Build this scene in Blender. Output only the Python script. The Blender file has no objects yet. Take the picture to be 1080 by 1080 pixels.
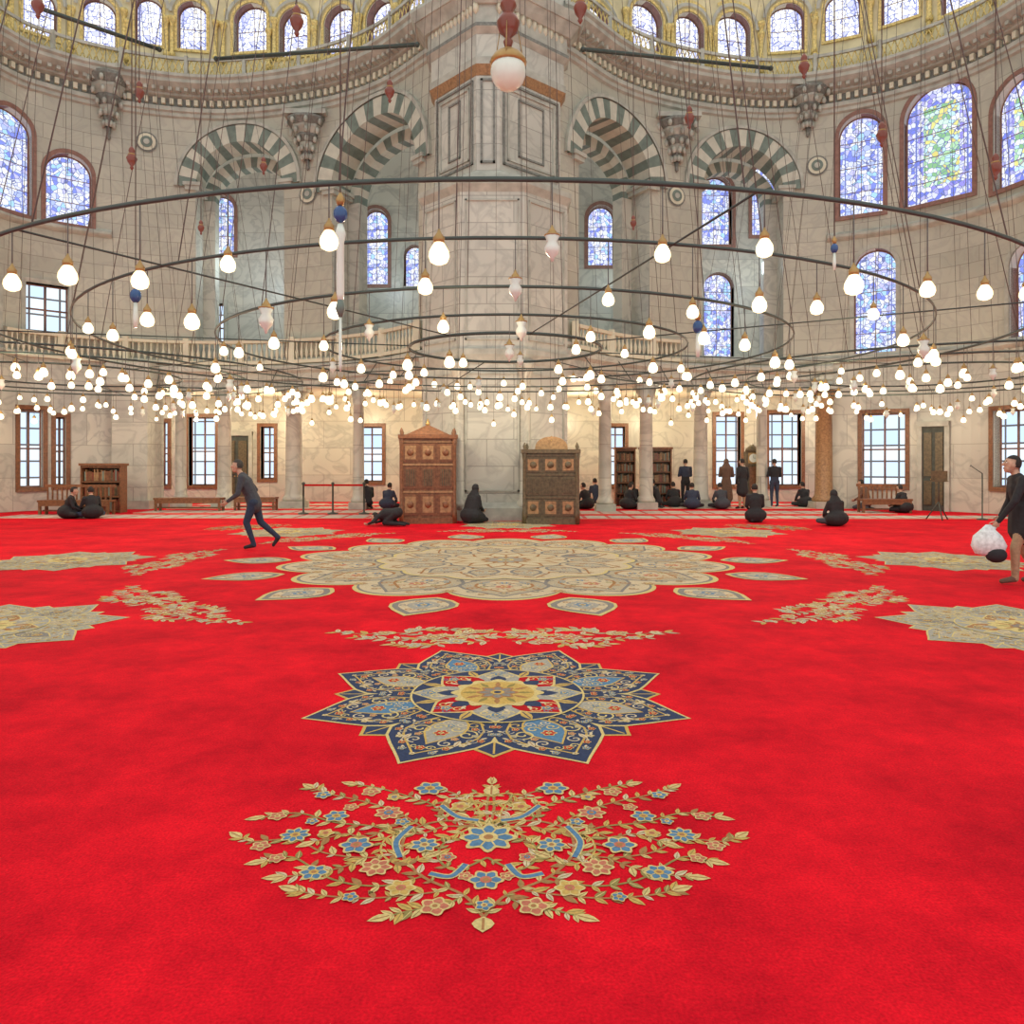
import bpy, math, random
import numpy as np
from mathutils import Vector, Matrix
random.seed(7)
F=800.0; HZ=488.0; CH=1.6
pi=math.pi
def G(px,py):
    d=F*CH/(py-HZ); return ((px-540)/F*d, d)
def X(px,d): return (px-540)/F*d
def Z(py,d): return CH+(HZ-py)/F*d

# ---------------------------------------------------------------- materials
def newmat(name):
    m=bpy.data.materials.new(name); m.use_nodes=True
    nt=m.node_tree; nt.nodes.clear()
    out=nt.nodes.new('ShaderNodeOutputMaterial')
    return m,nt,out
def N(nt,t,**k):
    n=nt.nodes.new(t)
    for a,b in k.items(): setattr(n,a,b)
    return n
def simple(name,col,rough=0.6,metal=0.0,noise=0.12,scale=8.0,bump=0.0,spec=None):
    m,nt,out=newmat(name)
    b=N(nt,'ShaderNodeBsdfPrincipled'); b.inputs['Roughness'].default_value=rough; b.inputs['Metallic'].default_value=metal
    if spec is not None: b.inputs['Specular IOR Level'].default_value=spec
    tc=N(nt,'ShaderNodeTexCoord'); no=N(nt,'ShaderNodeTexNoise'); no.inputs['Scale'].default_value=scale; no.inputs['Detail'].default_value=4
    nt.links.new(tc.outputs['Object'],no.inputs['Vector'])
    r=N(nt,'ShaderNodeValToRGB')
    r.color_ramp.elements[0].position=0.3; r.color_ramp.elements[1].position=0.7
    r.color_ramp.elements[0].color=[max(0,c*(1-noise)) for c in col]+[1]
    r.color_ramp.elements[1].color=[min(1,c*(1+noise)) for c in col]+[1]
    nt.links.new(no.outputs['Fac'],r.inputs['Fac']); nt.links.new(r.outputs['Color'],b.inputs['Base Color'])
    nt.links.new(b.outputs[0],out.inputs[0]); return m
def stone(name,c1,c2,mortar,bw=1.2,rh=0.5,vein=(0.35,0.33,0.30),veinamt=0.35,rough=0.55,ms=0.012):
    m,nt,out=newmat(name); L=nt.links.new
    b=N(nt,'ShaderNodeBsdfPrincipled'); b.inputs['Roughness'].default_value=rough
    uv=N(nt,'ShaderNodeUVMap',uv_map='UVMap')
    br=N(nt,'ShaderNodeTexBrick'); br.inputs['Scale'].default_value=1.0
    br.inputs['Brick Width'].default_value=bw; br.inputs['Row Height'].default_value=rh; br.inputs['Mortar Size'].default_value=ms
    br.inputs['Color1'].default_value=(*c1,1); br.inputs['Color2'].default_value=(*c2,1); br.inputs['Mortar'].default_value=(*mortar,1)
    L(uv.outputs[0],br.inputs['Vector'])
    no=N(nt,'ShaderNodeTexNoise'); no.inputs['Scale'].default_value=0.9; no.inputs['Detail'].default_value=8; no.inputs['Distortion'].default_value=1.6
    L(uv.outputs[0],no.inputs['Vector'])
    r=N(nt,'ShaderNodeValToRGB'); e=r.color_ramp.elements
    e[0].position=0.44; e[0].color=(0,0,0,1); e[1].position=0.5; e[1].color=(1,1,1,1)
    e2=e.new(0.57); e2.color=(0,0,0,1)
    L(no.outputs['Fac'],r.inputs['Fac'])
    mu=N(nt,'ShaderNodeMath',operation='MULTIPLY'); mu.inputs[1].default_value=veinamt; L(r.outputs['Color'],mu.inputs[0])
    mx=N(nt,'ShaderNodeMixRGB',blend_type='MIX'); L(mu.outputs[0],mx.inputs['Fac']); L(br.outputs['Color'],mx.inputs['Color1']); mx.inputs['Color2'].default_value=(*vein,1)
    n2=N(nt,'ShaderNodeTexNoise'); n2.inputs['Scale'].default_value=0.35; n2.inputs['Detail'].default_value=3; L(uv.outputs[0],n2.inputs['Vector'])
    mr=N(nt,'ShaderNodeMapRange'); mr.inputs['To Min'].default_value=0.72; mr.inputs['To Max'].default_value=1.18; L(n2.outputs['Fac'],mr.inputs['Value'])
    m2=N(nt,'ShaderNodeMixRGB',blend_type='MULTIPLY'); m2.inputs['Fac'].default_value=1; L(mx.outputs[0],m2.inputs['Color1']); L(mr.outputs[0],m2.inputs['Color2'])
    L(m2.outputs[0],b.inputs['Base Color']); L(b.outputs[0],out.inputs[0]); return m
def emis(name,col,st,nosample=False):
    m,nt,out=newmat(name); e=N(nt,'ShaderNodeEmission'); e.inputs[0].default_value=(*col,1); e.inputs[1].default_value=st
    nt.links.new(e.outputs[0],out.inputs[0])
    if nosample:
        try: m.cycles.emission_sampling='NONE'
        except Exception: pass
    return m
def stained(name,palette,scale=5.0,strength=1.0,center=None):
    m,nt,out=newmat(name); L=nt.links.new
    uv=N(nt,'ShaderNodeUVMap',uv_map='UVMap'); nu=N(nt,'ShaderNodeUVMap',uv_map='Norm')
    vo=N(nt,'ShaderNodeTexVoronoi'); vo.inputs['Scale'].default_value=scale; L(uv.outputs[0],vo.inputs['Vector'])
    sp=N(nt,'ShaderNodeSeparateColor'); L(vo.outputs['Color'],sp.inputs[0])
    def ramp(pal):
        r=N(nt,'ShaderNodeValToRGB'); r.color_ramp.interpolation='CONSTANT'; e=r.color_ramp.elements
        e[0].position=0; e[0].color=(*pal[0],1); e[1].position=1/len(pal); e[1].color=(*pal[1],1)
        for i in range(2,len(pal)):
            k=e.new(i/len(pal)); k.color=(*pal[i],1)
        L(sp.outputs[0],r.inputs['Fac']); return r
    r=ramp(palette); col=r.outputs['Color']
    sx=N(nt,'ShaderNodeSeparateXYZ'); L(nu.outputs[0],sx.inputs[0])
    def bandmask(o,half):
        a=N(nt,'ShaderNodeMath',operation='SUBTRACT'); L(o,a.inputs[0]); a.inputs[1].default_value=0.5
        b=N(nt,'ShaderNodeMath',operation='ABSOLUTE'); L(a.outputs[0],b.inputs[0])
        c=N(nt,'ShaderNodeMath',operation='LESS_THAN'); L(b.outputs[0],c.inputs[0]); c.inputs[1].default_value=half
        return c.outputs[0]
    if center:
        r2=ramp(center)
        mm=N(nt,'ShaderNodeMath',operation='MULTIPLY'); L(bandmask(sx.outputs[0],0.25),mm.inputs[0]); L(bandmask(sx.outputs[1],0.34),mm.inputs[1])
        mx=N(nt,'ShaderNodeMixRGB'); L(mm.outputs[0],mx.inputs['Fac']); L(col,mx.inputs['Color1']); L(r2.outputs['Color'],mx.inputs['Color2']); col=mx.outputs[0]
    mb=N(nt,'ShaderNodeMath',operation='SUBTRACT'); L(bandmask(sx.outputs[0],0.37),mb.inputs[0]); L(bandmask(sx.outputs[0],0.345),mb.inputs[1])
    mx=N(nt,'ShaderNodeMixRGB'); L(mb.outputs[0],mx.inputs['Fac']); L(col,mx.inputs['Color1']); mx.inputs['Color2'].default_value=(0.20,0.25,0.65,1); col=mx.outputs[0]
    ve=N(nt,'ShaderNodeTexVoronoi',feature='DISTANCE_TO_EDGE'); ve.inputs['Scale'].default_value=scale; L(uv.outputs[0],ve.inputs['Vector'])
    lt=N(nt,'ShaderNodeMath',operation='LESS_THAN'); L(ve.outputs['Distance'],lt.inputs[0]); lt.inputs[1].default_value=0.05
    m3=N(nt,'ShaderNodeMixRGB'); L(lt.outputs[0],m3.inputs['Fac']); L(col,m3.inputs['Color1']); m3.inputs['Color2'].default_value=(0.20,0.23,0.48,1)
    e=N(nt,'ShaderNodeEmission'); L(m3.outputs[0],e.inputs[0]); e.inputs[1].default_value=strength  # sky light behind the glass is put in as the pane's own emission
    L(e.outputs[0],out.inputs[0]); return m
def panegrid(name,pw,ph,glass,frame,st):
    m,nt,out=newmat(name); L=nt.links.new
    uv=N(nt,'ShaderNodeUVMap',uv_map='UVMap')
    br=N(nt,'ShaderNodeTexBrick'); br.offset=0; br.inputs['Scale'].default_value=1
    br.inputs['Brick Width'].default_value=pw; br.inputs['Row Height'].default_value=ph; br.inputs['Mortar Size'].default_value=0.03; br.inputs['Mortar Smooth'].default_value=0
    br.inputs['Color1'].default_value=(*glass,1); br.inputs['Color2'].default_value=(glass[0]*.7,glass[1]*.82,glass[2],1); br.inputs['Mortar'].default_value=(*frame,1)
    L(uv.outputs[0],br.inputs['Vector']); e=N(nt,'ShaderNodeEmission'); L(br.outputs['Color'],e.inputs[0]); e.inputs[1].default_value=st  # daylight through the panes is painted as emission
    L(e.outputs[0],out.inputs[0]); return m

M={}
M['wall']=stone('stone_wall',(0.53,0.525,0.43),(0.45,0.45,0.37),(0.31,0.30,0.25))
M['marble']=stone('marble_wall',(0.60,0.59,0.50),(0.49,0.49,0.43),(0.35,0.34,0.29),bw=2.2,rh=1.1,vein=(0.31,0.31,0.28),veinamt=0.55,rough=0.35)
M['pier']=stone('pier_stone',(0.60,0.605,0.53),(0.52,0.53,0.47),(0.33,0.33,0.29),bw=1.5,rh=0.75,vein=(.33,.34,.31),veinamt=0.45)
M['trim']=simple('trim_stone',(0.42,0.43,0.375),noise=0.22,scale=3)
M['trimd']=simple('trim_dark',(0.19,0.20,0.18),noise=0.3,scale=12)
M['cream']=simple('cream_plaster',(0.64,0.62,0.48),noise=0.08,scale=2)
M['drumw']=simple('drum_plaster',(0.64,0.58,0.36),noise=0.18,scale=2)  # golden light falling on the drum is put into this colour
M['gold']=simple('gilded_plaster',(0.68,0.54,0.20),noise=0.35,scale=14)
M['vgreen']=simple('voussoir_green',(0.16,0.21,0.18),noise=0.2,scale=4)
M['vcream']=simple('voussoir_cream',(0.55,0.55,0.46),noise=0.1,scale=4)
M['frame']=simple('frame_redbrown',(0.25,0.13,0.10),noise=0.2)
M['wood']=simple('walnut_wood',(0.19,0.08,0.035),noise=0.35,scale=14,rough=0.45)
M['wood2']=simple('olive_wood',(0.11,0.085,0.045),noise=0.35,scale=14,rough=0.45)
M['woodl']=simple('light_wood',(0.32,0.19,0.09),noise=0.3,scale=14,rough=0.45)
M['iron']=simple('iron_ring',(0.055,0.075,0.065),metal=0.3,rough=0.5)
M['wire']=simple('wire_dark',(0.12,0.11,0.10),rough=0.6)
M['brass']=simple('brass_cap',(0.42,0.27,0.10),metal=0.5,rough=0.4)
M['red_glass']=simple('red_ceramic',(0.20,0.05,0.03),rough=0.3)
M['blue_glass']=simple('blue_ceramic',(0.03,0.09,0.24),rough=0.2)
M['white_glass']=simple('white_glass',(0.72,0.80,0.72),rough=0.2,noise=0.02)
def bulbmat():
    # incandescent globe: hot centre, warmer rim (limb of the frosted glass)
    m,nt,out=newmat('lamp_glow'); L=nt.links.new
    lw=N(nt,'ShaderNodeLayerWeight'); lw.inputs['Blend'].default_value=0.35
    r=N(nt,'ShaderNodeValToRGB'); e=r.color_ramp.elements; e[0].position=.25; e[0].color=(1,.93,.72,1); e[1].position=.95; e[1].color=(.62,.42,.16,1)
    L(lw.outputs['Facing'],r.inputs['Fac']); em=N(nt,'ShaderNodeEmission'); em.inputs[1].default_value=2.6; L(r.outputs['Color'],em.inputs[0]); L(em.outputs[0],out.inputs[0])
    m.cycles.emission_sampling='NONE'; return m
M['bulb']=bulbmat()
W_=(0.97,0.98,1.0)
M['glassA']=stained('stained_glass_blue',[W_,(0.50,0.60,1.0),W_,(0.80,0.86,1.0),(0.26,0.32,0.92),(0.75,0.8,1.0),(0.45,0.75,1.0),(.62,.62,.98)],7.0,1.15)
M['glassB']=stained('stained_glass_violet',[W_,(0.36,0.33,0.92),(0.75,0.78,1.0),(0.22,0.27,0.86),(0.82,0.85,1.0),(.5,.5,.95)],7.5,1.15,[(0.85,0.82,0.30),(0.5,0.8,0.5),(0.6,0.9,1.0),(0.30,0.58,0.30),W_,(0.8,0.72,0.25),(.7,.95,.8)])
M['glassC']=stained('stained_glass_pale',[W_,(0.75,0.78,0.98),W_,(0.6,0.62,0.92),(0.98,0.95,0.88),W_],6.0,1.4)
M['pane']=panegrid('paned_glass',0.42,0.55,(0.82,0.93,1.0),(0.13,0.12,0.12),1.3)
M['door']=simple('door_dark',(0.05,0.06,0.05),noise=0.3)
def pal(n,c,nz=.18): M[n]=simple('wool_'+n,c,rough=0.95,noise=nz,scale=60,spec=0.1)
pal('gold_w',(0.55,0.37,0.11)); pal('yel_w',(0.62,0.49,0.21)); pal('cream_w',(0.60,0.50,0.33)); pal('pale_w',(0.58,0.47,0.31),.15); pal('tan_w',(0.38,0.19,0.08)); pal('ltan_w',(0.42,0.24,0.12))
pal('blue_w',(0.10,0.21,0.34)); pal('navy_w',(0.04,0.055,0.11)); pal('teal_w',(0.10,0.19,0.20)); pal('pink_w',(0.50,0.17,0.11)); pal('olive_w',(0.28,0.23,0.08)); pal('dred_w',(0.45,0.01,0.015)); pal('grey_w',(0.24,0.22,0.20)); pal('lgrey_w',(0.36,0.34,0.29)); pal('sand_w',(0.46,0.38,0.26))
def carpet_mat():
    m,nt,out=newmat('red_carpet'); L=nt.links.new
    b=N(nt,'ShaderNodeBsdfPrincipled'); b.inputs['Roughness'].default_value=0.95; b.inputs['Specular IOR Level'].default_value=0.08
    tc=N(nt,'ShaderNodeTexCoord')
    no=N(nt,'ShaderNodeTexNoise'); no.inputs['Scale'].default_value=1.1; no.inputs['Detail'].default_value=10; no.inputs['Roughness'].default_value=0.78; L(tc.outputs['Object'],no.inputs['Vector'])
    r=N(nt,'ShaderNodeValToRGB'); e=r.color_ramp.elements; e[0].position=0.34; e[0].color=(0.46,0.003,0.014,1); e[1].position=0.62; e[1].color=(0.84,0.008,0.022,1)
    L(no.outputs['Fac'],r.inputs['Fac'])
    n2=N(nt,'ShaderNodeTexNoise'); n2.inputs['Scale'].default_value=90; n2.inputs['Detail'].default_value=5; L(tc.outputs['Object'],n2.inputs['Vector'])
    mr=N(nt,'ShaderNodeMapRange'); mr.inputs['To Min'].default_value=0.5; mr.inputs['To Max'].default_value=1.45; L(n2.outputs['Fac'],mr.inputs['Value'])
    mx=N(nt,'ShaderNodeMixRGB',blend_type='MULTIPLY'); mx.inputs['Fac'].default_value=1; L(r.outputs['Color'],mx.inputs['Color1']); L(mr.outputs[0],mx.inputs['Color2'])
    bp=N(nt,'ShaderNodeBump'); bp.inputs['Strength'].default_value=0.7; bp.inputs['Distance'].default_value=0.01; L(n2.outputs['Fac'],bp.inputs['Height']); L(bp.outputs['Normal'],b.inputs['Normal'])
    L(mx.outputs[0],b.inputs['Base Color']); L(b.outputs[0],out.inputs[0]); return m
M['carpet']=carpet_mat()
def rugrow_mat():
    m,nt,out=newmat('prayer_rug_pattern'); L=nt.links.new
    b=N(nt,'ShaderNodeBsdfPrincipled'); b.inputs['Roughness'].default_value=0.95
    tc=N(nt,'ShaderNodeTexCoord'); br=N(nt,'ShaderNodeTexBrick'); br.offset=0; br.inputs['Scale'].default_value=1
    br.inputs['Brick Width'].default_value=0.7; br.inputs['Row Height'].default_value=1.2; br.inputs['Mortar Size'].default_value=0.06
    br.inputs['Color1'].default_value=(0.62,0.52,0.44,1); br.inputs['Color2'].default_value=(0.50,0.44,0.40,1); br.inputs['Mortar'].default_value=(0.55,0.10,0.09,1)
    L(tc.outputs['Object'],br.inputs['Vector'])
    vo=N(nt,'ShaderNodeTexVoronoi'); vo.inputs['Scale'].default_value=6; L(tc.outputs['Object'],vo.inputs['Vector'])
    mx=N(nt,'ShaderNodeMixRGB',blend_type='MULTIPLY'); mx.inputs['Fac'].default_value=0.35; L(br.outputs['Color'],mx.inputs['Color1']); L(vo.outputs['Distance'],mx.inputs['Color2'])
    L(mx.outputs[0],b.inputs['Base Color']); L(b.outputs[0],out.inputs[0]); return m
M['rugrow']=rugrow_mat()

# ---------------------------------------------------------------- mesh builder
class MB:
    def __init__(s): s.v=[];s.f=[];s.m=[];s.uv=[];s.nu=[];s.sm=[];s.mats=[]
    def mi(s,n):
        if n not in s.mats: s.mats.append(n)
        return s.mats.index(n)
    def poly(s,pts,m,uv=None,nu=None,smooth=False):
        b=len(s.v); s.v+= [tuple(p) for p in pts]; s.f.append(tuple(range(b,b+len(pts)))); s.m.append(s.mi(m)); s.sm.append(smooth)
        s.uv.append(uv or [(p[0]+p[1],p[2]) for p in pts]); s.nu.append(nu or [(0,0)]*len(pts))
    def mesh(s,vs,fs,m,smooth=True):
        b=len(s.v); s.v+=[tuple(p) for p in vs]; k=s.mi(m)
        for f in fs:
            s.f.append(tuple(b+i for i in f)); s.m.append(k); s.sm.append(smooth)
            s.uv.append([(vs[i][0]+vs[i][1],vs[i][2]) for i in f]); s.nu.append([(0,0)]*len(f))
    def box(s,c,sz,m,rz=0.0,taper=1.0):
        hx,hy,hz=sz[0]/2,sz[1]/2,sz[2]/2; cs,sn=math.cos(rz),math.sin(rz)
        vs=[]
        for dz in (-1,1):
            t=taper if dz>0 else 1
            for dx,dy in((-1,-1),(1,-1),(1,1),(-1,1)):
                x=dx*hx*t;y=dy*hy*t
                vs.append((c[0]+x*cs-y*sn,c[1]+x*sn+y*cs,c[2]+dz*hz))
        s.mesh(vs,[(3,2,1,0),(4,5,6,7),(0,1,5,4),(1,2,6,5),(2,3,7,6),(3,0,4,7)],m,False)
    def prism(s,pl,z0,z1,m,pl2=None,caps=True):
        pl2=pl2 or pl; n=len(pl); per=0
        for i in range(n):
            a,b=pl[i],pl[(i+1)%n]; a2,b2=pl2[i],pl2[(i+1)%n]; l=math.hypot(b[0]-a[0],b[1]-a[1])
            s.poly([(a[0],a[1],z0),(b[0],b[1],z0),(b2[0],b2[1],z1),(a2[0],a2[1],z1)],m,[(per,z0),(per+l,z0),(per+l,z1),(per,z1)]); per+=l
        if caps:
            s.poly([(p[0],p[1],z1) for p in pl2],m); s.poly([(p[0],p[1],z0) for p in reversed(pl)],m)
    def lathe(s,c,prof,n,m,smooth=True,a0=0.0):
        vs=[];fs=[]
        for r,z in prof:
            for i in range(n):
                a=a0+2*pi*i/n; vs.append((c[0]+r*math.cos(a),c[1]+r*math.sin(a),c[2]+z))
        for j in range(len(prof)-1):
            for i in range(n):
                i2=(i+1)%n; fs.append((j*n+i,j*n+i2,(j+1)*n+i2,(j+1)*n+i) if prof[-1][1]>prof[0][1] else (j*n+i2,j*n+i,(j+1)*n+i,(j+1)*n+i2))
        fs.append(tuple(range(n))[::-1]); fs.append(tuple((len(prof)-1)*n+i for i in range(n)))
        s.mesh(vs,fs,m,smooth)
    def tube(s,p0,p1,r,m,n=5,r1=None):
        r1=r if r1 is None else r1
        p0=Vector(p0);p1=Vector(p1); d=(p1-p0)
        if d.length<1e-6: return
        d.normalize(); u=d.orthogonal().normalized(); w=d.cross(u); vs=[]
        for p,rr in((p0,r),(p1,r1)):
            for i in range(n):
                a=2*pi*i/n; vs.append(p+u*rr*math.cos(a)+w*rr*math.sin(a))
        fs=[(i,(i+1)%n,n+(i+1)%n,n+i) for i in range(n)]+[tuple(range(n))[::-1],tuple(range(n,2*n))]
        s.mesh(vs,fs,m)
    def torus(s,c,R,r,m,n=96,k=6):
        vs=[];fs=[]
        for i in range(n):
            a=2*pi*i/n
            for j in range(k):
                b=2*pi*j/k; rr=R+r*math.cos(b); vs.append((c[0]+rr*math.cos(a),c[1]+rr*math.sin(a),c[2]+r*1.3*math.sin(b)))
        for i in range(n):
            for j in range(k):
                fs.append((i*k+j,((i+1)%n)*k+j,((i+1)%n)*k+(j+1)%k,i*k+(j+1)%k))
        s.mesh(vs,fs,m)
    def ell(s,c,r,m,nu=12,nv=8,R=None,keep=None):
        vs=[];fs=[]
        for j in range(nv+1):
            t=pi*j/nv
            for i in range(nu):
                a=2*pi*i/nu; d=Vector((math.sin(t)*math.cos(a),math.sin(t)*math.sin(a),math.cos(t)))
                p=Vector((d.x*r[0],d.y*r[1],d.z*r[2]))
                if R: p=R@p
                vs.append(Vector(c)+p)
        for j in range(nv):
            for i in range(nu):
                i2=(i+1)%nu
                if keep:
                    t=pi*(j+.5)/nv;a=2*pi*(i+.5)/nu
                    if not keep(math.sin(t)*math.cos(a),math.sin(t)*math.sin(a),math.cos(t)): continue
                fs.append((j*nu+i,(j+1)*nu+i,(j+1)*nu+i2,j*nu+i2))
        s.mesh(vs,fs,m)
    def obj(s,name,loc=(0,0,0),rz=0,parent=None):
        me=bpy.data.meshes.new(name); me.from_pydata(s.v,[],s.f)
        for n in s.mats: me.materials.append(M[n])
        me.polygons.foreach_set('material_index',s.m); me.polygons.foreach_set('use_smooth',s.sm)
        u=me.uv_layers.new(name='UVMap'); u2=me.uv_layers.new(name='Norm')
        u.data.foreach_set('uv',[c for f in s.uv for p in f for c in p]); u2.data.foreach_set('uv',[c for f in s.nu for p in f for c in p])
        me.update()
        o=bpy.data.objects.new(name,me); o.location=loc; o.rotation_euler=(0,0,rz); bpy.context.scene.collection.objects.link(o)
        if parent: o.parent=parent
        return o

# ---------------------------------------------------------------- paths (exedra walls)
class Path:
    def __init__(s,pts,sign):
        s.sign=sign; P=[]
        n=len(pts); ex=[(2*pts[0][0]-pts[1][0],2*pts[0][1]-pts[1][1])]+pts+[(2*pts[-1][0]-pts[-2][0],2*pts[-1][1]-pts[-2][1])]
        for i in range(1,n):
            p0,p1,p2,p3=[Vector(q) for q in ex[i-1:i+3]]
            for k in range(20):
                t=k/20; P.append(0.5*((2*p1)+(p2-p0)*t+(2*p0-5*p1+4*p2-p3)*t*t+(3*p1-p0-3*p2+p3)*t**3))
        P.append(Vector(pts[-1])); s.P=P; s.S=[0]
        for a,b in zip(P,P[1:]): s.S.append(s.S[-1]+(b-a).length)
        s.L=s.S[-1]
    def at(s,q,off=0.0):
        q=max(0,min(s.L-1e-6,q)); i=int(np.searchsorted(s.S,q,side='right'))-1; i=min(i,len(s.P)-2)
        t=(q-s.S[i])/(s.S[i+1]-s.S[i]); p=s.P[i].lerp(s.P[i+1],t)
        def tan(j):
            a=s.P[max(0,j-1)];b=s.P[min(len(s.P)-1,j+1)]; return (b-a).normalized()
        d=(tan(i)*(1-t)+tan(i+1)*t).normalized()
        n=Vector((d.y,-d.x))*s.sign
        return p+n*off
    def pt(s,q,off,z): p=s.at(q,off); return (p.x,p.y,z)
    def s_of(s,px):
        best=0;bd=1e9
        for i in range(0,1200):
            q=s.L*i/1200; p=s.at(q)
            if p.y<3: break
            e=abs(540+F*p.x/p.y-px)
            if e<bd: bd=e;best=q
        return best
def mk(lst): return [(X(a,b),b) for a,b in lst]
PR=Path(mk([(583,23.0),(600,23.3),(650,25.2),(710,26.5),(790,27.3),(850,27.2),(930,26.2),(1010,24.6),(1080,22.7)])+[(15.9,19.5),(16.1,14),(16.1,6)],1)
PL=Path(mk([(470,23.0),(455,23.3),(405,25.2),(345,26.5),(265,27.3),(200,27.3),(120,26.6),(50,25.5),(0,24.3)])+[(-17.2,20.5),(-17.4,15),(-17.4,6)],-1)

def opening(path,px,wpx,y0,y1,arched=True,mat='glassA',frame='frame',rise=None,depth=0.35):
    q0=path.s_of(px-wpx/2);q1=path.s_of(px+wpx/2); qc=(q0+q1)/2; d=path.at(qc).y
    return dict(c=qc,w=abs(q1-q0),b=Z(y1,d),t=Z(y0,d),a=arched,mat=mat,frame=frame,rise=rise,depth=depth)
def otop(o,q):
    if not o['a']: return o['t']
    h=o['w']/2; r=o['rise'] or h; x=max(-1,min(1,(q-o['c'])/h)); return o['t']-r+r*math.sqrt(max(0,1-x*x))
def outline(o,g=0.0,n=20):
    h=o['w']/2+g; c=o['c']; b=o['b']-g
    if not o['a']: return [(c-h,b),(c-h,o['t']+g),(c+h,o['t']+g),(c+h,b)]
    r0=o['rise'] or o['w']/2; sp=o['t']-r0; r=r0+g
    return [(c-h,b)]+[(c-h*math.cos(pi*i/n),sp+r*math.sin(pi*i/n)) for i in range(n+1)]+[(c+h,b)]
def wall(mb,fn,s0,s1,z0,z1,ops,mat,off=0.0,step=0.3):
    S={round(s0,4),round(s1,4)}; k=s0
    while k<s1: S.add(round(k,4)); k+=step
    for o in ops:
        for i in range(21): 
            q=o['c']-o['w']/2*math.cos(pi*i/20)
            if s0<q<s1: S.add(round(q,4))
    S=sorted(S)
    for a,b in zip(S,S[1:]):
        if b-a<1e-3: continue
        mid=(a+b)/2; act=sorted([o for o in ops if abs(mid-o['c'])<o['w']/2],key=lambda o:o['b'])
        za=zb=z0
        for o in act:
            if o['b']>za+1e-3: mb.poly([fn(a,off,za),fn(b,off,zb),fn(b,off,o['b']),fn(a,off,o['b'])],mat,[(a,za),(b,zb),(b,o['b']),(a,o['b'])])
            za=otop(o,a); zb=otop(o,b)
        mb.poly([fn(a,off,za),fn(b,off,zb),fn(b,off,z1),fn(a,off,z1)],mat,[(a,za),(b,zb),(b,z1),(a,z1)])
def reveal(mb,fn,o,mat,off=0.0,depth=None):
    depth=depth or o['depth']; ol=outline(o)+[outline(o)[0]]
    for (a,za),(b,zb) in zip(ol,ol[1:]):
        mb.poly([fn(a,off,za),fn(b,off,zb),fn(b,off-depth,zb),fn(a,off-depth,za)],mat,[(0,za),(0,zb),(depth,zb),(depth,za)])
WN=[0]
def window(fn,o,off=0.0,grow=0.14):
    WN[0]+=1; mb=MB(); reveal(mb,fn,o,'cream',off)
    ol=outline(o); h=o['w']/2
    uv=[(q-o['c'],z) for q,z in ol]; nu=[((q-o['c']+h)/(2*h),(z-o['b'])/(o['t']-o['b'])) for q,z in ol]
    mb.poly([fn(q,off-o['depth'],z) for q,z in ol],o['mat'],uv,nu)
    for g0,g1,m,e in((0.0,grow,o['frame'],0.05),(-0.05,0.0,'frame',-o['depth']+0.04)):
        a=outline(o,g0);b=outline(o,g1); a.append(a[0]);b.append(b[0])
        for i in range(len(a)-1):
            mb.poly([fn(*x) for x in ((a[i][0],off+e,a[i][1]),(a[i+1][0],off+e,a[i+1][1]),(b[i+1][0],off+e,b[i+1][1]),(b[i][0],off+e,b[i][1]))],m)
            mb.poly([fn(*x) for x in ((b[i][0],off+e,b[i][1]),(b[i+1][0],off+e,b[i+1][1]),(b[i+1][0],off-.02,b[i+1][1]),(b[i][0],off-.02,b[i][1]))],m)
    c=o['c']; dd=off-o['depth']+0.03
    def bar(q0,z0,q1,z1,w=0.03):
        mb.tube(fn(q0,dd,z0),fn(q1,dd,z1),w/2,'frame',4)
    if o['mat']!='pane' and o['w']>0.9:
        bar(c,o['b'],c,o['t'],0.025)
        nz=int((o['t']-o['b'])/0.9)
        for i in range(1,nz+1):
            z=o['b']+i*(o['t']-o['b'])/(nz+1)
            ww=h if z<o['t']-h else math.sqrt(max(0,h*h-(z-o['t']+h)**2))
            bar(c-ww,z,c+ww,z,0.025)
    elif o['mat']=='pane':
        bar(c,o['b'],c,o['t'],0.08); bar(c-h,(o['b']+o['t'])*.5,c+h,(o['b']+o['t'])*.5,0.07)
    mb.obj('window_%d'%WN[0])

def voussoirs(mb,fn,c,r,zs,th,o0,o1,n=17,ratio=1.0):
    for k in range(n):
        a0=pi*k/n; a1=pi*(k+1)/n; m='vgreen' if k%2==0 else 'vcream'; sub=3
        for j in range(sub):
            b0=a0+(a1-a0)*j/sub; b1=a0+(a1-a0)*(j+1)/sub
            def p(a,rr,o): return fn(c-rr*math.cos(a),o,zs+rr*ratio*math.sin(a))
            mb.poly([p(b0,r,o1),p(b1,r,o1),p(b1,r+th,o1),p(b0,r+th,o1)],m)
            mb.poly([p(b0,r,o0),p(b1,r,o0),p(b1,r,o1),p(b0,r,o1)],m)
            mb.poly([p(b0,r+th,o0),p(b1,r+th,o0),p(b1,r+th,o1),p(b0,r+th,o1)],m)

def sweep(mb,fn,s0,s1,prof,mat,step=0.35):
    n=max(2,int((s1-s0)/step))
    for i in range(n):
        a=s0+(s1-s0)*i/n;b=s0+(s1-s0)*(i+1)/n
        for (o0,z0),(o1,z1) in zip(prof,prof[1:]):
            mb.poly([fn(a,o0,z0),fn(b,o0,z0),fn(b,o1,z1),fn(a,o1,z1)],mat,[(a,z0),(b,z0),(b,z1+o1),(a,z1+o1)])

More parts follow.
